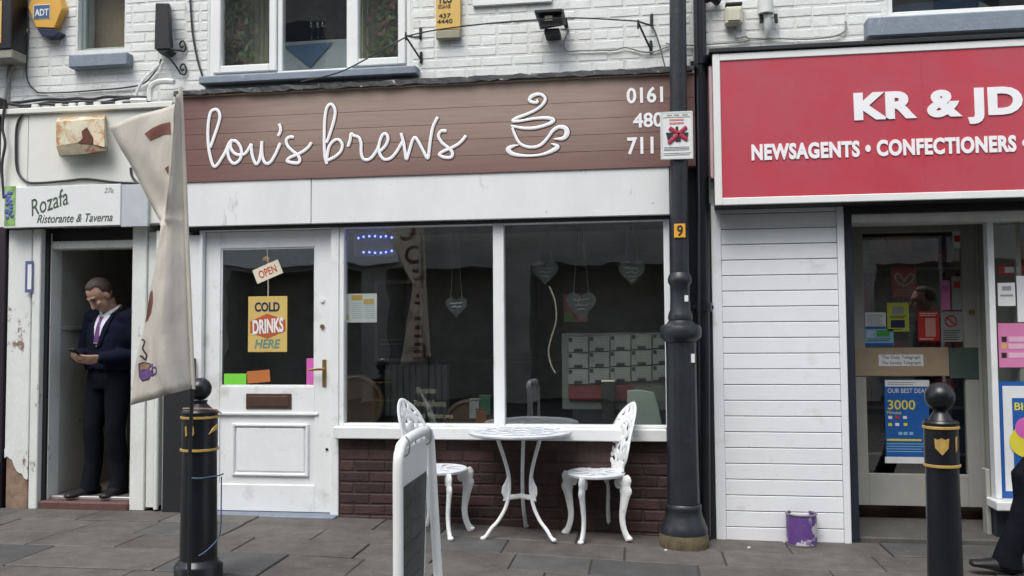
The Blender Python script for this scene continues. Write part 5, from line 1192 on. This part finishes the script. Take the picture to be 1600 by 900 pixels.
# ================================================================== on and behind the cafe glass
YG = .05
def hang(name, label, cat, px0, py0, px1, py1, Y, m, rot=0, th=.006):
    X0, X1, Z0, Z1 = rect(px0, py0, px1, py1, Y); o = thing(name, label, cat, ((X0+X1)/2, Y, Z0)); cx, cz = (X0+X1)/2, (Z0+Z1)/2
    c, s = math.cos(rot), math.sin(rot)
    MB().prism([(cx+a*c-b_*s, Y, cz+a*s+b_*c) for a, b_ in ((X0-cx, Z0-cz), (X1-cx, Z0-cz), (X1-cx, Z1-cz), (X0-cx, Z1-cz))], (0, -th, 0)).build('sheet', m, o, bevel=.001)
    return o, (X0, X1, Z0, Z1)
YI = YD+.014
o, (X0, X1, Z0, Z1) = hang('open_sign', 'small tilted OPEN sign hanging in the cafe door', 'sign', 397, 413, 440, 436, YI, C['cream'], rot=.38, th=.004)
text('lettering', 'OPEN', X0+.035, X1-.035, Z0+.025, Z1-.025, YI-.0045, C['red'], o, rot=.38, bold=.012, th=.001)
MB().tube([F(417, 384, YI), F(419, 411, YI), F(419, 464, YI)], .004, 6).build('string', plain('string', (.5, .46, .36), .8), o)
MB().ball(F(416, 405, YI+.006), (.03, .004, .02), 10, 6).build('suction_cup', plain('tan_cup', (.25, .17, .10), .5), o, smooth=True)
o, (X0, X1, Z0, Z1) = hang('drinks_sign', 'yellow COLD DRINKS HERE sign hanging in the cafe door', 'sign', 388, 463, 449, 550, YI, C['ochre'], th=.004)
ptext('lettering', 'COLD', 398, 472, 437, 487, YI-.0045, C['navy'], o, bold=.035, th=.001)
MB().prism([F(x, y, YI-.0042) for x, y in ((391, 502), (418, 490), (446, 500), (446, 517), (418, 529), (391, 520))], (0, -.001, 0)).build('red_lozenge', plain('print_brickred', (.42, .09, .03), .5), o)
a = rect(394, 498, 443, 521, YI-.006); text('lettering', 'DRINKS', a[0], a[1], a[2], a[3], YI-.0056, C['white'], o, bold=.035, shear=.12, rot=.08, th=.001)
ptext('lettering', 'HERE', 398, 530, 438, 544, YI-.0045, C['teal'], o, bold=.02, shear=.2, th=.001)
hang('green_sticker', 'bright green sticker at the bottom of the cafe door glass', 'sticker', 350, 584, 385, 601, YI, C['brightgreen'], th=.002)
hang('orange_sticker', 'brown orange sticker beside the green one on cafe door', 'sticker', 386, 579, 422, 598, YI+.006, C['orange'], rot=.08, th=.002)
hang('pink_sticker', 'tall pink sticker by the cafe door handle', 'sticker', 479, 560, 495, 604, YI, C['magenta'], th=.002)
o, (X0, X1, Z0, Z1) = hang('menu_poster', 'white paper menu with food photos in the left window corner', 'menu', 528, 459, 589, 504, YG, C['white'], th=.002)
for a, b_, c1, e in ((549, 461, 566, 469), (568, 467, 584, 475), (530, 492, 545, 500)):
    pbox('food_photo', C['amber'], o, a, b_, c1, e, YG-.0045, YG-.0025, 0)
for col in (530, 550, 569):
    for r_ in range(8): pbox('menu_line', plain('print_paleteal', (.42, .52, .52)), o, col, 473+r_*3.3, col+(16 if col != 530 else 15), 474.2+r_*3.3, YG-.0035, YG-.0025, 0)
# lettering on the glass
lt = thing('window_lettering', 'faded cream food words on the lower left window pane', 'lettering', F(676, 656, .04))
M_fade = plain('faded_cream_vinyl', (.26, .24, .17), .6)
for s, a, b_, c1, e in (('Boxes', 651, 605, 681, 614.5), ('Breakfasts', 647, 625, 696, 635), ('Jacket Potatoes', 637, 645, 708, 656)): ptext('lettering', s, a, b_, c1, e, .041, M_fade, lt, th=.002, bold=.01)
# heart slates
M_slate = mat('grey_slate_heart', (.038, .046, .048), .7, .12, 10); M_str = plain('jute_string', (.07, .06, .045), .9); M_chalk = plain('chalk_white', (.20, .22, .21), .9)
def heart(label, px, py, w, lines, col, Y=.13, rows=3):
    c = F(px, py, Y); sc = w/228/32*1.02; o = thing('heart_slate', label, 'slate', c, 'heart slates hanging in the cafe window')
    P = []
    for i in range(32):
        t = 2*math.pi*i/32; P.append((c.x+sc*16*math.sin(t)**3, Y, c.z+sc*(13*math.cos(t)-5*math.cos(2*t)-2*math.cos(3*t)-math.cos(4*t))*1.05))
    MB().prism(P, (0, .008, 0)).build('slate', M_slate, o)
    for s in (-1, 1): MB().tube([Vector((c.x+s*sc*8, Y+.004, c.z+sc*11)), F(px+s*2+(-2), lines, Y+.004)], .0035, 5).build('string', M_str, o)
    rk = random.Random(px)
    for r_ in range(rows):
        zz = c.z+sc*(4-r_*5); ww = sc*(9-r_*2.2); n = 9
        MB().tube([Vector((c.x-ww+2*ww*j/n, Y-.003, zz+rk.uniform(-1.3, 1.3)*sc)) for j in range(n+1)], .0045, 5, flat=.5, ref=(0, 1, 0)).build('chalk_writing', col, o)
    return o
heart('grey heart slate nearest the mullion in the right pane', 852, 424, 42, 340, M_chalk)
heart('grey heart slate nearest the lamp post', 987, 424, 42, 340, M_chalk, rows=4)
heart('grey heart slate hanging low before the red picture', 908, 475, 48, 345, M_chalk, Y=.16)
heart('grey heart slate in the left pane', 713, 478, 36, 350, plain('chalk_dim', (.35, .4, .42), .9), Y=.18, rows=2)
w = [F(x, y, .12) for x, y in ((858, 447), (867, 470), (869, 500), (862, 525), (857, 548), (861, 570), (868, 583))]
o = MB().tube(smoothpath(w, 5), .0055, 6, flat=.3, ref=(0, 1, 0)).build('ribbon', plain('gold_ribbon', (.36, .32, .22), .5), None, smooth=True); tag(o, 'thin curling pale ribbon hanging below the left heart slate', 'ribbon')
o, _ = hang('red_picture', 'red and green picture behind the low heart slate', 'picture', 881, 460, 918, 503, .5, plain('dull_red', (.18, .03, .03), .6), th=.01); pbox('green_corner', plain('dull_green', (.06, .12, .03)), o, 881, 488, 898, 503, .484, .489, 0)
# rack of tea boxes
CY = .42
rk_ = thing('card_rack', 'rack of pale label cards in rows behind the right pane', 'rack', F(960, 640, CY))
pbox('board', plain('rack_board', (.12, .13, .12), .7), rk_, 878, 520, 1046, 640, CY, CY+.02, .003)
for r_ in range(3):
    for q in range(5):
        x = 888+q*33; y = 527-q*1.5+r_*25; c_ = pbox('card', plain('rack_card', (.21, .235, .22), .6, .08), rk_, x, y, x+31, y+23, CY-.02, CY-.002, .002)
        pbox('clip', M_blackmatt, c_, x+9, y+18, x+22, y+22.5, CY-.028, CY-.0205, .002); pbox('logo', C['black'], c_, x+.5, y+1, x+6, y+7, CY-.023, CY-.0202, 0)
        for t in range(3): pbox('text_line', C['grey'], c_, x+8, y+5+t*4, x+27, y+6+t*4, CY-.0215, CY-.0202, 0)
pbox('red_panel', plain('rack_red', (.13, .015, .015), .6), rk_, 888, 603, 990, 625, CY-.02, CY-.002, .002)
box('stand', M_blackmatt, rk_, F(895, 640, CY).x, F(1040, 640, CY).x, CY, CY+.1, .02, F(960, 640, CY).z, 0)
# pale chair back in the window
cbk = thing('pale_chair', 'pale moulded chair back just inside the right pane', 'chair', F(1005, 668, .2))
pts = [(980, 610), (1000, 609), (1022, 613), (1030, 640), (1036, 672), (996, 672), (985, 650), (980, 630)]
MB().prism([F(x, y, .2) for x, y in pts], (0, .02, 0)).build('backrest', plain('pale_aqua_plastic', (.27, .32, .29), .4), cbk, bevel=.006)
for x in (1000, 1030): MB().tube([F(x, 672, .22), Vector((F(x, 672, .22).x, .25, .03))], .014, 8).build('leg', M_iron, cbk, smooth=True)
MB().lathe([(.19, .44), (.2, .455), (.19, .47)], (F(1012, 668, .4).x, .42, .02), 24).build('seat', MATS['pale_aqua_plastic'], cbk, smooth=True)
# LED sign
led = thing('led_sign', 'blue LED dotted sign high in the left pane', 'sign', F(585, 400, .12))
M_led = emit_mat('blue_led', (.08, .12, 1.0), 5.0)
pbox('carrier', plain('led_carrier', (.10, .10, .12), .3), led, 553, 362, 616, 400, .13, .135, 0)
for x, y in ((560, 372), (568, 370), (577, 369), (586, 369), (595, 370), (603, 369), (612, 371), (568, 394), (577, 394), (586, 395), (595, 395), (603, 394), (612, 392)):
    MB().ball(F(x, y, .125), .0075, 8, 6).build('led', M_led, led, smooth=True)
# furniture inside
M_wd = mat('varnished_chair_wood', (.12, .075, .035), .4, .2, 6)
def round_chair(label, px, py, Y, r):
    c = F(px, py, Y); o = thing('bentwood_chair', label, 'chair', (c.x, Y, .02), 'round backed chairs inside the cafe')
    MB().tube([c+Vector((r*math.sin(t*math.pi/12), 0, r*math.cos(t*math.pi/12))) for t in range(25)], .022, 8).build('back_hoop', M_wd, o, smooth=True)
    MB().lathe([(r*.93, -.006), (r*.93, .006)], (0, 0, 0), 28).build('back_panel', M_wd, o)
    bp = o.children[-1]; bp.rotation_euler = (math.pi/2, 0, 0); bp.location = Vector((c.x, Y, c.z))-OFF[o]; bp.data.transform(Matrix.Translation(OFF[o]))
    MB().lathe([(.2, .44), (.21, .455), (.2, .47)], (c.x, Y+.2, .02), 24).build('seat', M_wd, o, smooth=True)
    for sx in (-.14, .14):
        for sy in (.06, .34): MB().tube([Vector((c.x+sx, Y+sy, .02)), Vector((c.x+sx*.9, Y+sy, .46))], .017, 8).build('leg', M_wd, o, smooth=True)
        MB().tube([Vector((c.x+sx, Y+.06, .46)), Vector((c.x+sx, Y, c.z-r*.7))], .015, 8).build('upright', M_wd, o, smooth=True)
round_chair('round backed wooden chair inside the left end of the window', 556, 630, .45, .20)
round_chair('round backed wooden chair low behind the food words', 735, 668, .9, .21)
bbd = thing('menu_blackboard', 'framed black menu board inside behind the paper menu', 'board', F(600, 560, 1.4))
pbox('board', C['black'], bbd, 588, 440, 660, 562, 1.4, 1.42, 0); mb = MB(); X0, X1, Z0, Z1 = rect(586, 438, 662, 565, 1.4); frame_ring(mb, X0, X1, Z0, Z1, .03, 1.38, 1.42); mb.build('frame', plain('board_frame', (.3, .3, .28)), bbd)
for y in (530, 537): pbox('chalk_line', M_chalk, bbd, 592, y, 628, y+1.5, 1.394, 1.399, 0)
rad = thing('radiator', 'ribbed panel radiator inside below the menu board', 'radiator', F(650, 640, 1.3)); X0, X1, Z0, Z1 = rect(600, 570, 700, 650, 1.3)
M_rad = plain('radiator_grey', (.24, .25, .25), .5)
for i in range(10): box('rib', M_rad, rad, X0+(X1-X0)*i/10+.004, X0+(X1-X0)*(i+1)/10-.004, 1.3, 1.38, Z0, Z1, .008)
ct = thing('counter', 'dark serving counter at the back of the cafe', 'counter', (-.6, 2.6, .02))
box('front', plain('counter_front', (.05, .045, .04), .5, .2), ct, -2.0, rx1-.1, 2.5, 2.9, .02, 1.0, .01); box('top', plain('counter_top', (.16, .12, .08), .35), ct, -2.02, rx1-.1, 2.46, 2.95, 1.0, 1.04, .006)
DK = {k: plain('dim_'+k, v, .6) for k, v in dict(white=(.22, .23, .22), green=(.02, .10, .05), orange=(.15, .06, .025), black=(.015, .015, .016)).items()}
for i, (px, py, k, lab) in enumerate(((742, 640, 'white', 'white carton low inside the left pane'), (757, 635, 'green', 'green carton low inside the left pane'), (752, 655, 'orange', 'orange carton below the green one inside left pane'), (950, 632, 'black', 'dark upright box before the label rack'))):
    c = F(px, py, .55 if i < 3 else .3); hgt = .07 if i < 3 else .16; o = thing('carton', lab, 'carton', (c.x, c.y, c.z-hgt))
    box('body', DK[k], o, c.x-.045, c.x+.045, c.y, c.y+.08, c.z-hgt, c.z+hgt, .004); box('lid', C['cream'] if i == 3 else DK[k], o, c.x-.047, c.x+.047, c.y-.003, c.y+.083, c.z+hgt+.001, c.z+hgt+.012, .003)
wsx0, wsx1 = wx0+.04, wx1-.05
o = box('window_shelf', plain('window_shelf_board', (.12, .13, .14), .5), None, wsx0, wsx1, .09, .75, wz0-.07, wz0-.045, .004); tag(o, 'low display shelf just behind the cafe window glass', 'shelf')
# upstairs restaurant: table with blue cloth, glasses, hanging greenery
ut = thing('dining_table', 'dining table with white and blue cloth behind the middle upstairs pane', 'table', F(490, 110, .5))
pts = [(440, 66), (546, 60), (546, 110), (440, 112)]
MB().prism([F(x, y, .35) for x, y in pts], (0, .6, 0)).build('white_cloth', plain('table_cloth_white', (.45, .50, .52), .8), ut, bevel=.004)
MB().prism([F(x, y, .345) for x, y in ((443, 72), (520, 66), (485, 106))], (0, -.006, 0)).build('blue_cloth', plain('table_cloth_blue', (.10, .17, .30), .8), ut)
for x in (487, 497, 505): c = F(x, 62, .5); MB().lathe([(.03, 0), (.006, .006), (.005, .07), (.035, .11), (.03, .17)], c, 14).build('wine_glass', M_glass, ut, smooth=True)
M_leaf = plain('window_leaf', (.07, .13, .03), .6, .4, scale=20); M_leafd = plain('window_flower', (.20, .08, .07), .6, .4, scale=20)
rg = random.Random(12)
for lab, xc, top_, bot in (('hanging leafy plant behind the left upstairs pane', 362, -20, 95), ('hanging leafy plant behind the right upstairs pane', 612, -20, 85)):
    o = thing('hanging_plant', lab, 'plant', F(xc, bot, .2)); mb = MB(); mb2 = MB()
    for i in range(240):
        c = F(xc+rg.gauss(0, 13)+(8 if xc < 400 else -4), rg.uniform(top_, bot), .2+rg.uniform(-.06, .06)); a = rg.uniform(0, 6.28); u_ = Vector((math.cos(a), rg.uniform(-.4, .4), math.sin(a)))*rg.uniform(.02, .04); v_ = Vector((-math.sin(a), rg.uniform(-.3, .3), math.cos(a)))*.014
        (mb if rg.random() < .7 else mb2).add([c-u_, c+v_, c+u_, c-v_], [(0, 1, 2, 3)])
    mb.build('foliage', M_leaf, o)['kind'] = 'stuff'; mb2.build('flowers', M_leafd, o)['kind'] = 'stuff'
    MB().tube([F(xc, top_-30, .2), F(xc+3, bot, .2)], .006, 6).build('stem', M_leaf, o)
for lab, x0, x1 in (('olive curtain behind the left upstairs pane', 378, 420), ('olive curtain behind the right upstairs pane', 562, 600)):
    mb = MB(); X0, X1 = F(x0, 50, .32).x, F(x1, 50, .32).x; zt, zb_ = TOP-.2, F(x0, 112, .32).z; n = 24; vs = []; fs = []
    for i in range(n+1): x = X0+(X1-X0)*i/n; y = .32+.025*math.sin(i*1.3); vs += [(x, y, zb_), (x, y, zt), (x, y+.004, zt), (x, y+.004, zb_)]
    for i in range(n):
        for k in range(4): fs.append((i*4+k, (i+1)*4+k, (i+1)*4+(k+1) % 4, i*4+(k+1) % 4))
    o = mb.add(vs, fs).build('curtain', plain('olive_curtain', (.55, .55, .38), .85, .1), None, smooth=True); tag(o, lab, 'curtain')
# table seen in the newsagent's upstairs window
o = thing('blue_table', 'blue draped table in the top right upstairs window', 'table', F(1460, 20, .4)); MB().prism([F(x, y, .35) for x, y in ((1392, 24), (1400, 8), (1530, -6), (1545, 12), (1545, 26))], (0, .5, 0)).build('blue_cloth', MATS['table_cloth_blue'], o)
MB().prism([F(x, y, .34) for x, y in ((1530, 2), (1545, 10), (1545, 22), (1528, 12))], (0, -.006, 0)).build('white_cloth', MATS['table_cloth_white'], o)

# ================================================================== people
M_skin = mat('skin', (.42, .25, .18), .55, .16, 45, .25, 140); M_hair = mat('dark_hair', (.045, .030, .021), .7, .3, 60, .4, 90)
M_suit = mat('navy_suit_cloth', (.006, .008, .020), .9, .2, 30, .9, 14, spec=.12); M_shirt = plain('white_shirt', (.62, .64, .70), .7); M_tie = mat('purple_tie', (.11, .028, .15), .5, .1)
M_shoe = plain('black_shoe', (.008, .008, .009), .55); M_trous = mat('dark_trouser_cloth', (.006, .007, .011), .9, .2, 30, .9, 12, spec=.12)
def person(label, loc, heading, J, jacket_len=.72, coat=None, phone=True, suit=M_suit, tie=True):
    """J: joints in local (front, left, up)"""
    f = Vector((math.cos(heading), math.sin(heading), 0)); l_ = Vector((-f.y, f.x, 0)); base = Vector(loc)
    W = lambda p: base+f*p[0]+l_*p[1]+Vector((0, 0, p[2]))
    o = thing('person', label, 'person', loc)
    hd = Vector(J['head']); pit = J.get('pitch', .5); yaw = J.get('yaw', 0)
    hf = (f*math.cos(yaw)+l_*math.sin(yaw)); hl = Vector((-hf.y, hf.x, 0)); up0 = Vector((0, 0, 1))
    hfp = hf*math.cos(pit)-up0*math.sin(pit); hu = up0*math.cos(pit)+hf*math.sin(pit)
    HM = Matrix((hfp, hl, hu)).transposed(); HC = W(hd); HW = lambda p: HC+HM @ Vector(p)
    mb = MB()
    # head
    mb.ball(HC+HM @ Vector((-.012, 0, .025)), (.098, .078, .098), 24, 16, HM); mb.ball(HW((.030, 0, -.045)), (.066, .060, .080), 20, 14, HM)
    mb.ball(HW((.052, 0, -.098)), (.034, .036, .026), 14, 10, HM); mb.tube([HW((.090, 0, .018)), HW((.104, 0, -.018)), HW((.110, 0, -.036))], [.010, .013, .016], 8, round_cap=True)
    mb.ball(HW((.074, 0, .030)), (.022, .056, .012), 14, 8, HM); mb.ball(HW((.086, 0, -.066)), (.012, .026, .008), 12, 8, HM); mb.ball(HW((.083, 0, -.078)), (.012, .022, .008), 12, 8, HM)
    for s in (-1, 1):
        mb.ball(HW((-.006, .078*s, -.012)), (.020, .010, .032), 10, 8, HM); mb.ball(HW((.066, .040*s, -.025)), (.024, .022, .022), 10, 8, HM)
    mb.tube([HW((-.015, 0, -.06)), W(J['neck']), W((J['neck'][0]-.02, 0, J['neck'][2]-.08))], [.056, .060, .075], 14)
    # torso core and limbs
    pel = Vector(J['pelvis']); che = Vector(J['chest'])
    mb.tube([W(pel+Vector((0, 0, -.06))), W(pel), W((pel+che)/2), W(che), W((J['neck'][0], 0, J['neck'][2]-.06))], [(.14, .09), (.15, .10), (.13, .095), (.15, .105), (.08, .07)], 16, ref=f)
    for s, k in ((1, 'l'), (-1, 'r')):
        sh, elb, wr = J['sh'+k], J['el'+k], J['wr'+k]
        mb.tube([W(sh), W((Vector(sh)+Vector(elb))/2), W(elb), W((Vector(elb)*.6+Vector(wr)*.4)), W(wr)], [.048, .044, .036, .036, .026], 12, round_cap=True)
        # hand: palm, four fingers, thumb
        wd = (Vector(wr)-Vector(elb)).normalized(); pd = Vector(J['palm'+k]).normalized(); across = wd.cross(pd).normalized()
        pc = Vector(wr)+wd*.050
        mb.tube([W(Vector(wr)), W(Vector(wr)+wd*.03), W(Vector(wr)+wd*.085)], [(.026, .017), (.038, .016), (.040, .014)], 12, ref=(f*pd[0]+l_*pd[1]+up0*pd[2]), round_cap=True)
        for q in range(4):
            ln = (.074, .084, .078, .062)[q]; st = Vector(wr)+wd*.080+across*(.029-.0195*q); cu = J.get('curl', 1.0)
            b1 = (wd*math.cos(.5*cu)+pd*math.sin(.5*cu)); b2 = (wd*math.cos(1.25*cu)+pd*math.sin(1.25*cu)); b3 = (wd*math.cos(1.8*cu)+pd*math.sin(1.8*cu))
            mb.tube([W(st), W(st+b1*ln*.45), W(st+b1*ln*.45+b2*ln*.32), W(st+b1*ln*.45+b2*ln*.32+b3*ln*.25)], [.0095, .009, .0085, .0075], 8, round_cap=True)
        t0 = Vector(wr)+wd*.028+across*.030; tdir = (wd*.7+across*.45*J.get('thumb'+k, 1)+pd*.45).normalized()
        mb.tube([W(t0), W(t0+tdir*.035), W(t0+tdir*.035+(tdir+pd*.5).normalized()*.03)], [.0125, .011, .009], 8, round_cap=True)
        hp, kn, an = J['hip'+k], J['kn'+k], J['an'+k]
        mb.tube([W(hp), W((Vector(hp)+Vector(kn))/2), W(kn), W(Vector(kn)*.6+Vector(an)*.4), W(an)], [.075, .066, .05, .046, .034], 12, round_cap=True)
        fd = Vector(J['foot'+k]).normalized(); a_ = Vector(an)
        mb.tube([W(a_+Vector((0, 0, -.02))-fd*.03), W(a_+fd*.05+Vector((0, 0, -.035))), W(a_+fd*.15+Vector((0, 0, -.05)))], [.026, .024, .018], 10, round_cap=True)
    mb.build('body', M_skin, o, remesh=.0052)
    # trousers
    mb = MB()
    mb.tube([W(pel+Vector((0, 0, -.09))), W(pel), W(pel+Vector((0, 0, .10)))], [(.165, .115), (.175, .125), (.165, .12)], 18, ref=f)
    for k in 'lr':
        hp, kn, an = Vector(J['hip'+k]), Vector(J['kn'+k]), Vector(J['an'+k])
        pth = [hp+Vector((0, 0, .02)), hp.lerp(kn, .4), kn+Vector((.01, 0, .04)), kn+Vector((-.005, 0, -.08)), kn.lerp(an, .55)+Vector((-.015, 0, 0)), an+Vector((.005, 0, .03)), an+Vector((.022, 0, -.058))]
        mb.tube([W(q) for q in pth], [(.095, .10), (.088, .094), (.070, .076), (.068, .074), (.062, .070), (.060, .072), (.066, .090)], 16, ref=f)
    mb.build('trousers', M_trous, o, remesh=.009)
    # jacket
    mb = MB(); hem = pel[2]+.95-jacket_len-.10 if coat is None else coat
    nk = Vector((J['neck'][0]-.015, 0, J['neck'][2]))
    mb.tube([W((pel[0], pel[1], hem)), W((pel[0], pel[1], lerp(hem, pel[2], .6))), W(pel+Vector((0, 0, .12))), W((pel+che)/2+Vector((0, 0, .04))), W(che), W(che+Vector((-.005, 0, .10))), W(nk+Vector((0, 0, -.055))), W(nk+Vector((0, 0, -.015)))],
            [(.200, .150), (.198, .148), (.180, .135), (.178, .132), (.198, .138), (.192, .125), (.115, .092), (.075, .075)], 22, ref=f)
    for k in 'lr':
        sh, elb, wr = Vector(J['sh'+k]), Vector(J['el'+k]), Vector(J['wr'+k])
        mb.tube([W(sh+Vector((0, 0, .012))), W(sh.lerp(elb, .35)), W(elb), W(elb.lerp(wr, .5)), W(elb.lerp(wr, .93))], [.074, .070, .062, .056, .047], 14, round_cap=True)
        mb.ball(W(sh.lerp(Vector((nk.x, 0, nk.z-.04)), .25)), (.08, .08, .06), 12, 8)
    jk = mb.build('jacket', suit, o, remesh=.0085)
    # shirt front, collar, tie
    cf = che+Vector((.137, 0, 0))
    if tie:
        jb = BVHTree.FromPolygons([v.co+OFF[o] for v in jk.data.vertices], [tuple(p.vertices) for p in jk.data.polygons])
        def onj(y, z, e):
            h = jb.ray_cast(W((1.0, y, z)), -f); return (h[0] if h[0] else W((.1, y, z)))+f*e
        zt, zb_ = J['neck'][2]-.035, che[2]-.055; cols = []; V = []; Fc = []
        for i in range(9):
            t = i/8; z = lerp(zt, zb_, t); hw = lerp(.062, .006, t)
            for j in range(5): V.append(onj(lerp(-hw, hw, j/4), z, .006))
        for i in range(8):
            for j in range(4): Fc.append((i*5+j, (i+1)*5+j, (i+1)*5+j+1, i*5+j+1))
        MB().add(V, Fc).build('shirt_front', M_shirt, o)
        V = []; Fc = []
        for i in range(9):
            t = i/8; z = lerp(zt-.012, zb_+.02, t); hw = .020 if i == 0 else lerp(.013, .026, t)
            for j in range(3): V.append(onj(lerp(-hw, hw, j/2), z, .011 if j == 1 else .008))
        for i in range(8):
            for j in range(2): Fc.append((i*3+j, (i+1)*3+j, (i+1)*3+j+1, i*3+j+1))
        MB().add(V, Fc).build('tie', M_tie, o)
        MB().tube([onj(-.02, zb_+.03, .014), onj(.02, zb_+.03, .014)], .004, 6).build('tie_clip', plain('silver_clip', (.6, .6, .58), .3, metal=.9), o)
        for s in (-1, 1):
            MB().tube(smoothpath([onj(.066*s, zt+.005, .006), onj(.064*s, lerp(zt, zb_, .4), .008), onj(.010*s, zb_-.005, .008)], 4), [(.018, .006)]*4+[(.022, .006)]*4+[(.006, .005)], 8, ref=f).build('lapel', suit, o, smooth=True)
            MB().tube(smoothpath([W((nk.x-.05, .045*s, nk.z+.03)), W((nk.x+.01, .066*s, nk.z+.025)), W((nk.x+.06, .045*s, nk.z-.012)), W((nk.x+.085, .012*s, nk.z-.045))], 4), .018, 8, flat=.4, ref=f).build('collar', M_shirt, o, smooth=True)
    # hair: a cap that leaves the face free
    mb = MB(); mb.ball((0, 0, 0), 1.0, 40, 26); V = []; keep = []
    for v in mb.v:
        q = Vector((v.x*.105-.014, v.y*.085, v.z*.106+.027)); V.append(HW(q)); keep.append((v.z > .62-.55*max(0, -v.x+.35)*2 and v.x < .70) or (v.x < .05 and v.z > -.45) or (abs(v.y) > .55 and v.x < .22 and v.z > -.1))
    fs = [q for q in mb.f if all(keep[i] for i in q)]; used = sorted({i for q in fs for i in q}); mp_ = {k: i for i, k in enumerate(used)}
    hr = MB().add([V[i] for i in used], [tuple(mp_[i] for i in q) for q in fs]).build('hair', M_hair, o, smooth=True); md = hr.modifiers.new('t', 'SOLIDIFY'); md.thickness = .010; md.offset = -1
    for s in (-1, 1):
        MB().ball(HW((.080, .031*s, .012)), (.010, .014, .007), 10, 8, HM).build('eye', plain('eye_dark', (.05, .035, .03), .3), o, smooth=True)
        MB().tube([HW((.089, .016*s, .032)), HW((.088, .034*s, .037)), HW((.075, .052*s, .030))], .0045, 6).build('eyebrow', M_hair, o, smooth=True)
    for k in 'lr':
        an = Vector(J['an'+k]); fd = Vector(J['foot'+k]).normalized(); sd_ = f*fd[0]+l_*fd[1]+up0*fd[2]
        pth = [an-fd*.055+Vector((0, 0, -.045)), an-fd*.02+Vector((0, 0, -.038)), an+fd*.06+Vector((0, 0, -.045)), an+fd*.13+Vector((0, 0, -.052)), an+fd*.20+Vector((0, 0, -.058))]
        shoe = MB().tube([W(q) for q in pth], [(.034, .034), (.046, .058), (.048, .042), (.048, .028), (.036, .020)], 14, ref=up0, round_cap=True).build('shoe', M_shoe, o, smooth=True)
        MB().tube([W(q+Vector((0, 0, -.034+.006*i))) for i, q in enumerate(pth)], [(.034, .006), (.040, .006), (.045, .006), (.046, .006), (.034, .006)], 12, ref=up0).build('sole', M_blackmatt, shoe, smooth=True)
    return o, W
# ---- man in the doorway, looking at his phone
mx_ = F(168, 600, .20)
SCM = .955
Jm = dict(head=(.095, -.01, 1.60), neck=(.0, 0, 1.475), pitch=.80, yaw=-.30, pelvis=(0, 0, .94), chest=(-.01, 0, 1.24), shl=(-.03, .185, 1.405), shr=(-.02, -.185, 1.405),
          ell=(-.06, .255, 1.12), elr=(.0, -.255, 1.13), wrl=(.215, .115, 1.095), wrr=(.245, -.085, 1.105), palml=(.15, -.75, .35), palmr=(.15, .75, .35), curl=.8,
          hipl=(0, .09, .92), hipr=(0, -.09, .92), knl=(.02, .10, .49), knr=(.05, -.10, .49), anl=(-.02, .105, .085), anr=(.06, -.11, .085), footl=(1, .18, 0), footr=(1, -.12, 0))
Jm = {k: (tuple(q*SCM for q in v) if isinstance(v, tuple) and not k.startswith(('palm', 'foot')) else v) for k, v in Jm.items()}
man, MW = person('man in dark suit and purple tie standing in the doorway looking at his phone', (mx_.x, .22, .070), math.radians(258), Jm)
pc = MW((.325, .015, 1.085)); fdir = Vector((math.cos(math.radians(258)), math.sin(math.radians(258)), 0)); ld = Vector((-fdir.y, fdir.x, 0)); tilt = (fdir*.80+Vector((0, 0, .45))).normalized(); nrm = ld.cross(tilt).normalized()
ph = thing('mobile_phone', 'dark mobile phone held in the hands of the man in the doorway', 'phone', pc)
def obox(c, a, b_, n_, w, h, t): return [c+a*sx*w+b_*sy*h+n_*sz*t for sz in (-1, 1) for sx, sy in ((-1, -1), (1, -1), (1, 1), (-1, 1))]
QF = [(3, 2, 1, 0), (4, 5, 6, 7), (0, 1, 5, 4), (1, 2, 6, 5), (2, 3, 7, 6), (3, 0, 4, 7)]
MB().add(obox(pc, ld, tilt, nrm, .034, .070, .005), QF).build('case', M_blackmatt, ph, weld=True, bevel=.002)
MB().add(obox(pc+nrm*(-.0056 if nrm.z < 0 else .0056), ld, tilt, nrm, .031, .064, .0006), QF).build('screen', plain('phone_screen', (.03, .035, .045), .1), ph)
# ---- passer-by at the right edge
fo = G(1527, 897)
Jp = dict(head=(.06, 0, 1.63), neck=(.02, 0, 1.475), pitch=.1, pelvis=(0, 0, .92), chest=(.01, 0, 1.24), shl=(.0, .19, 1.40), shr=(.0, -.19, 1.40),
          ell=(-.10, .24, 1.12), elr=(-.02, -.24, 1.12), wrl=(-.06, .25, .87), wrr=(.06, -.24, .88), palml=(.1, -1, 0), palmr=(.1, 1, 0), curl=.6,
          hipl=(0, .09, .90), hipr=(0, -.09, .90), knl=(.30, .09, .50), knr=(-.02, -.09, .48), anl=(.40, .09, .095), anr=(-.34, -.09, .18), footl=(1, .02, .12), footr=(.9, 0, -.3))
person('passer-by in dark coat and trousers walking out of the right edge', (fo.x+.58, fo.y+.10, gz(fo.x)), math.pi, Jp, coat=.50, phone=False, tie=False, suit=mat('dark_navy_coat', (.006, .007, .016), .85, .2, spec=.12))
# scraps of litter by the lamp post
rg = random.Random(5)
for x, y, lab in ((1040, 861, 'white scrap of paper left of the lamp post foot'), (1170, 857, 'white scrap of paper right of the lamp post foot')):
    c = G(x, y); o = MB().prism([(c.x+.012*math.cos(t*1.05)*rg.uniform(.6, 1.2), c.y+.012*math.sin(t*1.05)*rg.uniform(.6, 1.2), c.z+.003) for t in range(6)], (0, 0, .006)).build('paper_scrap', C['white']); tag(o, lab, 'litter')
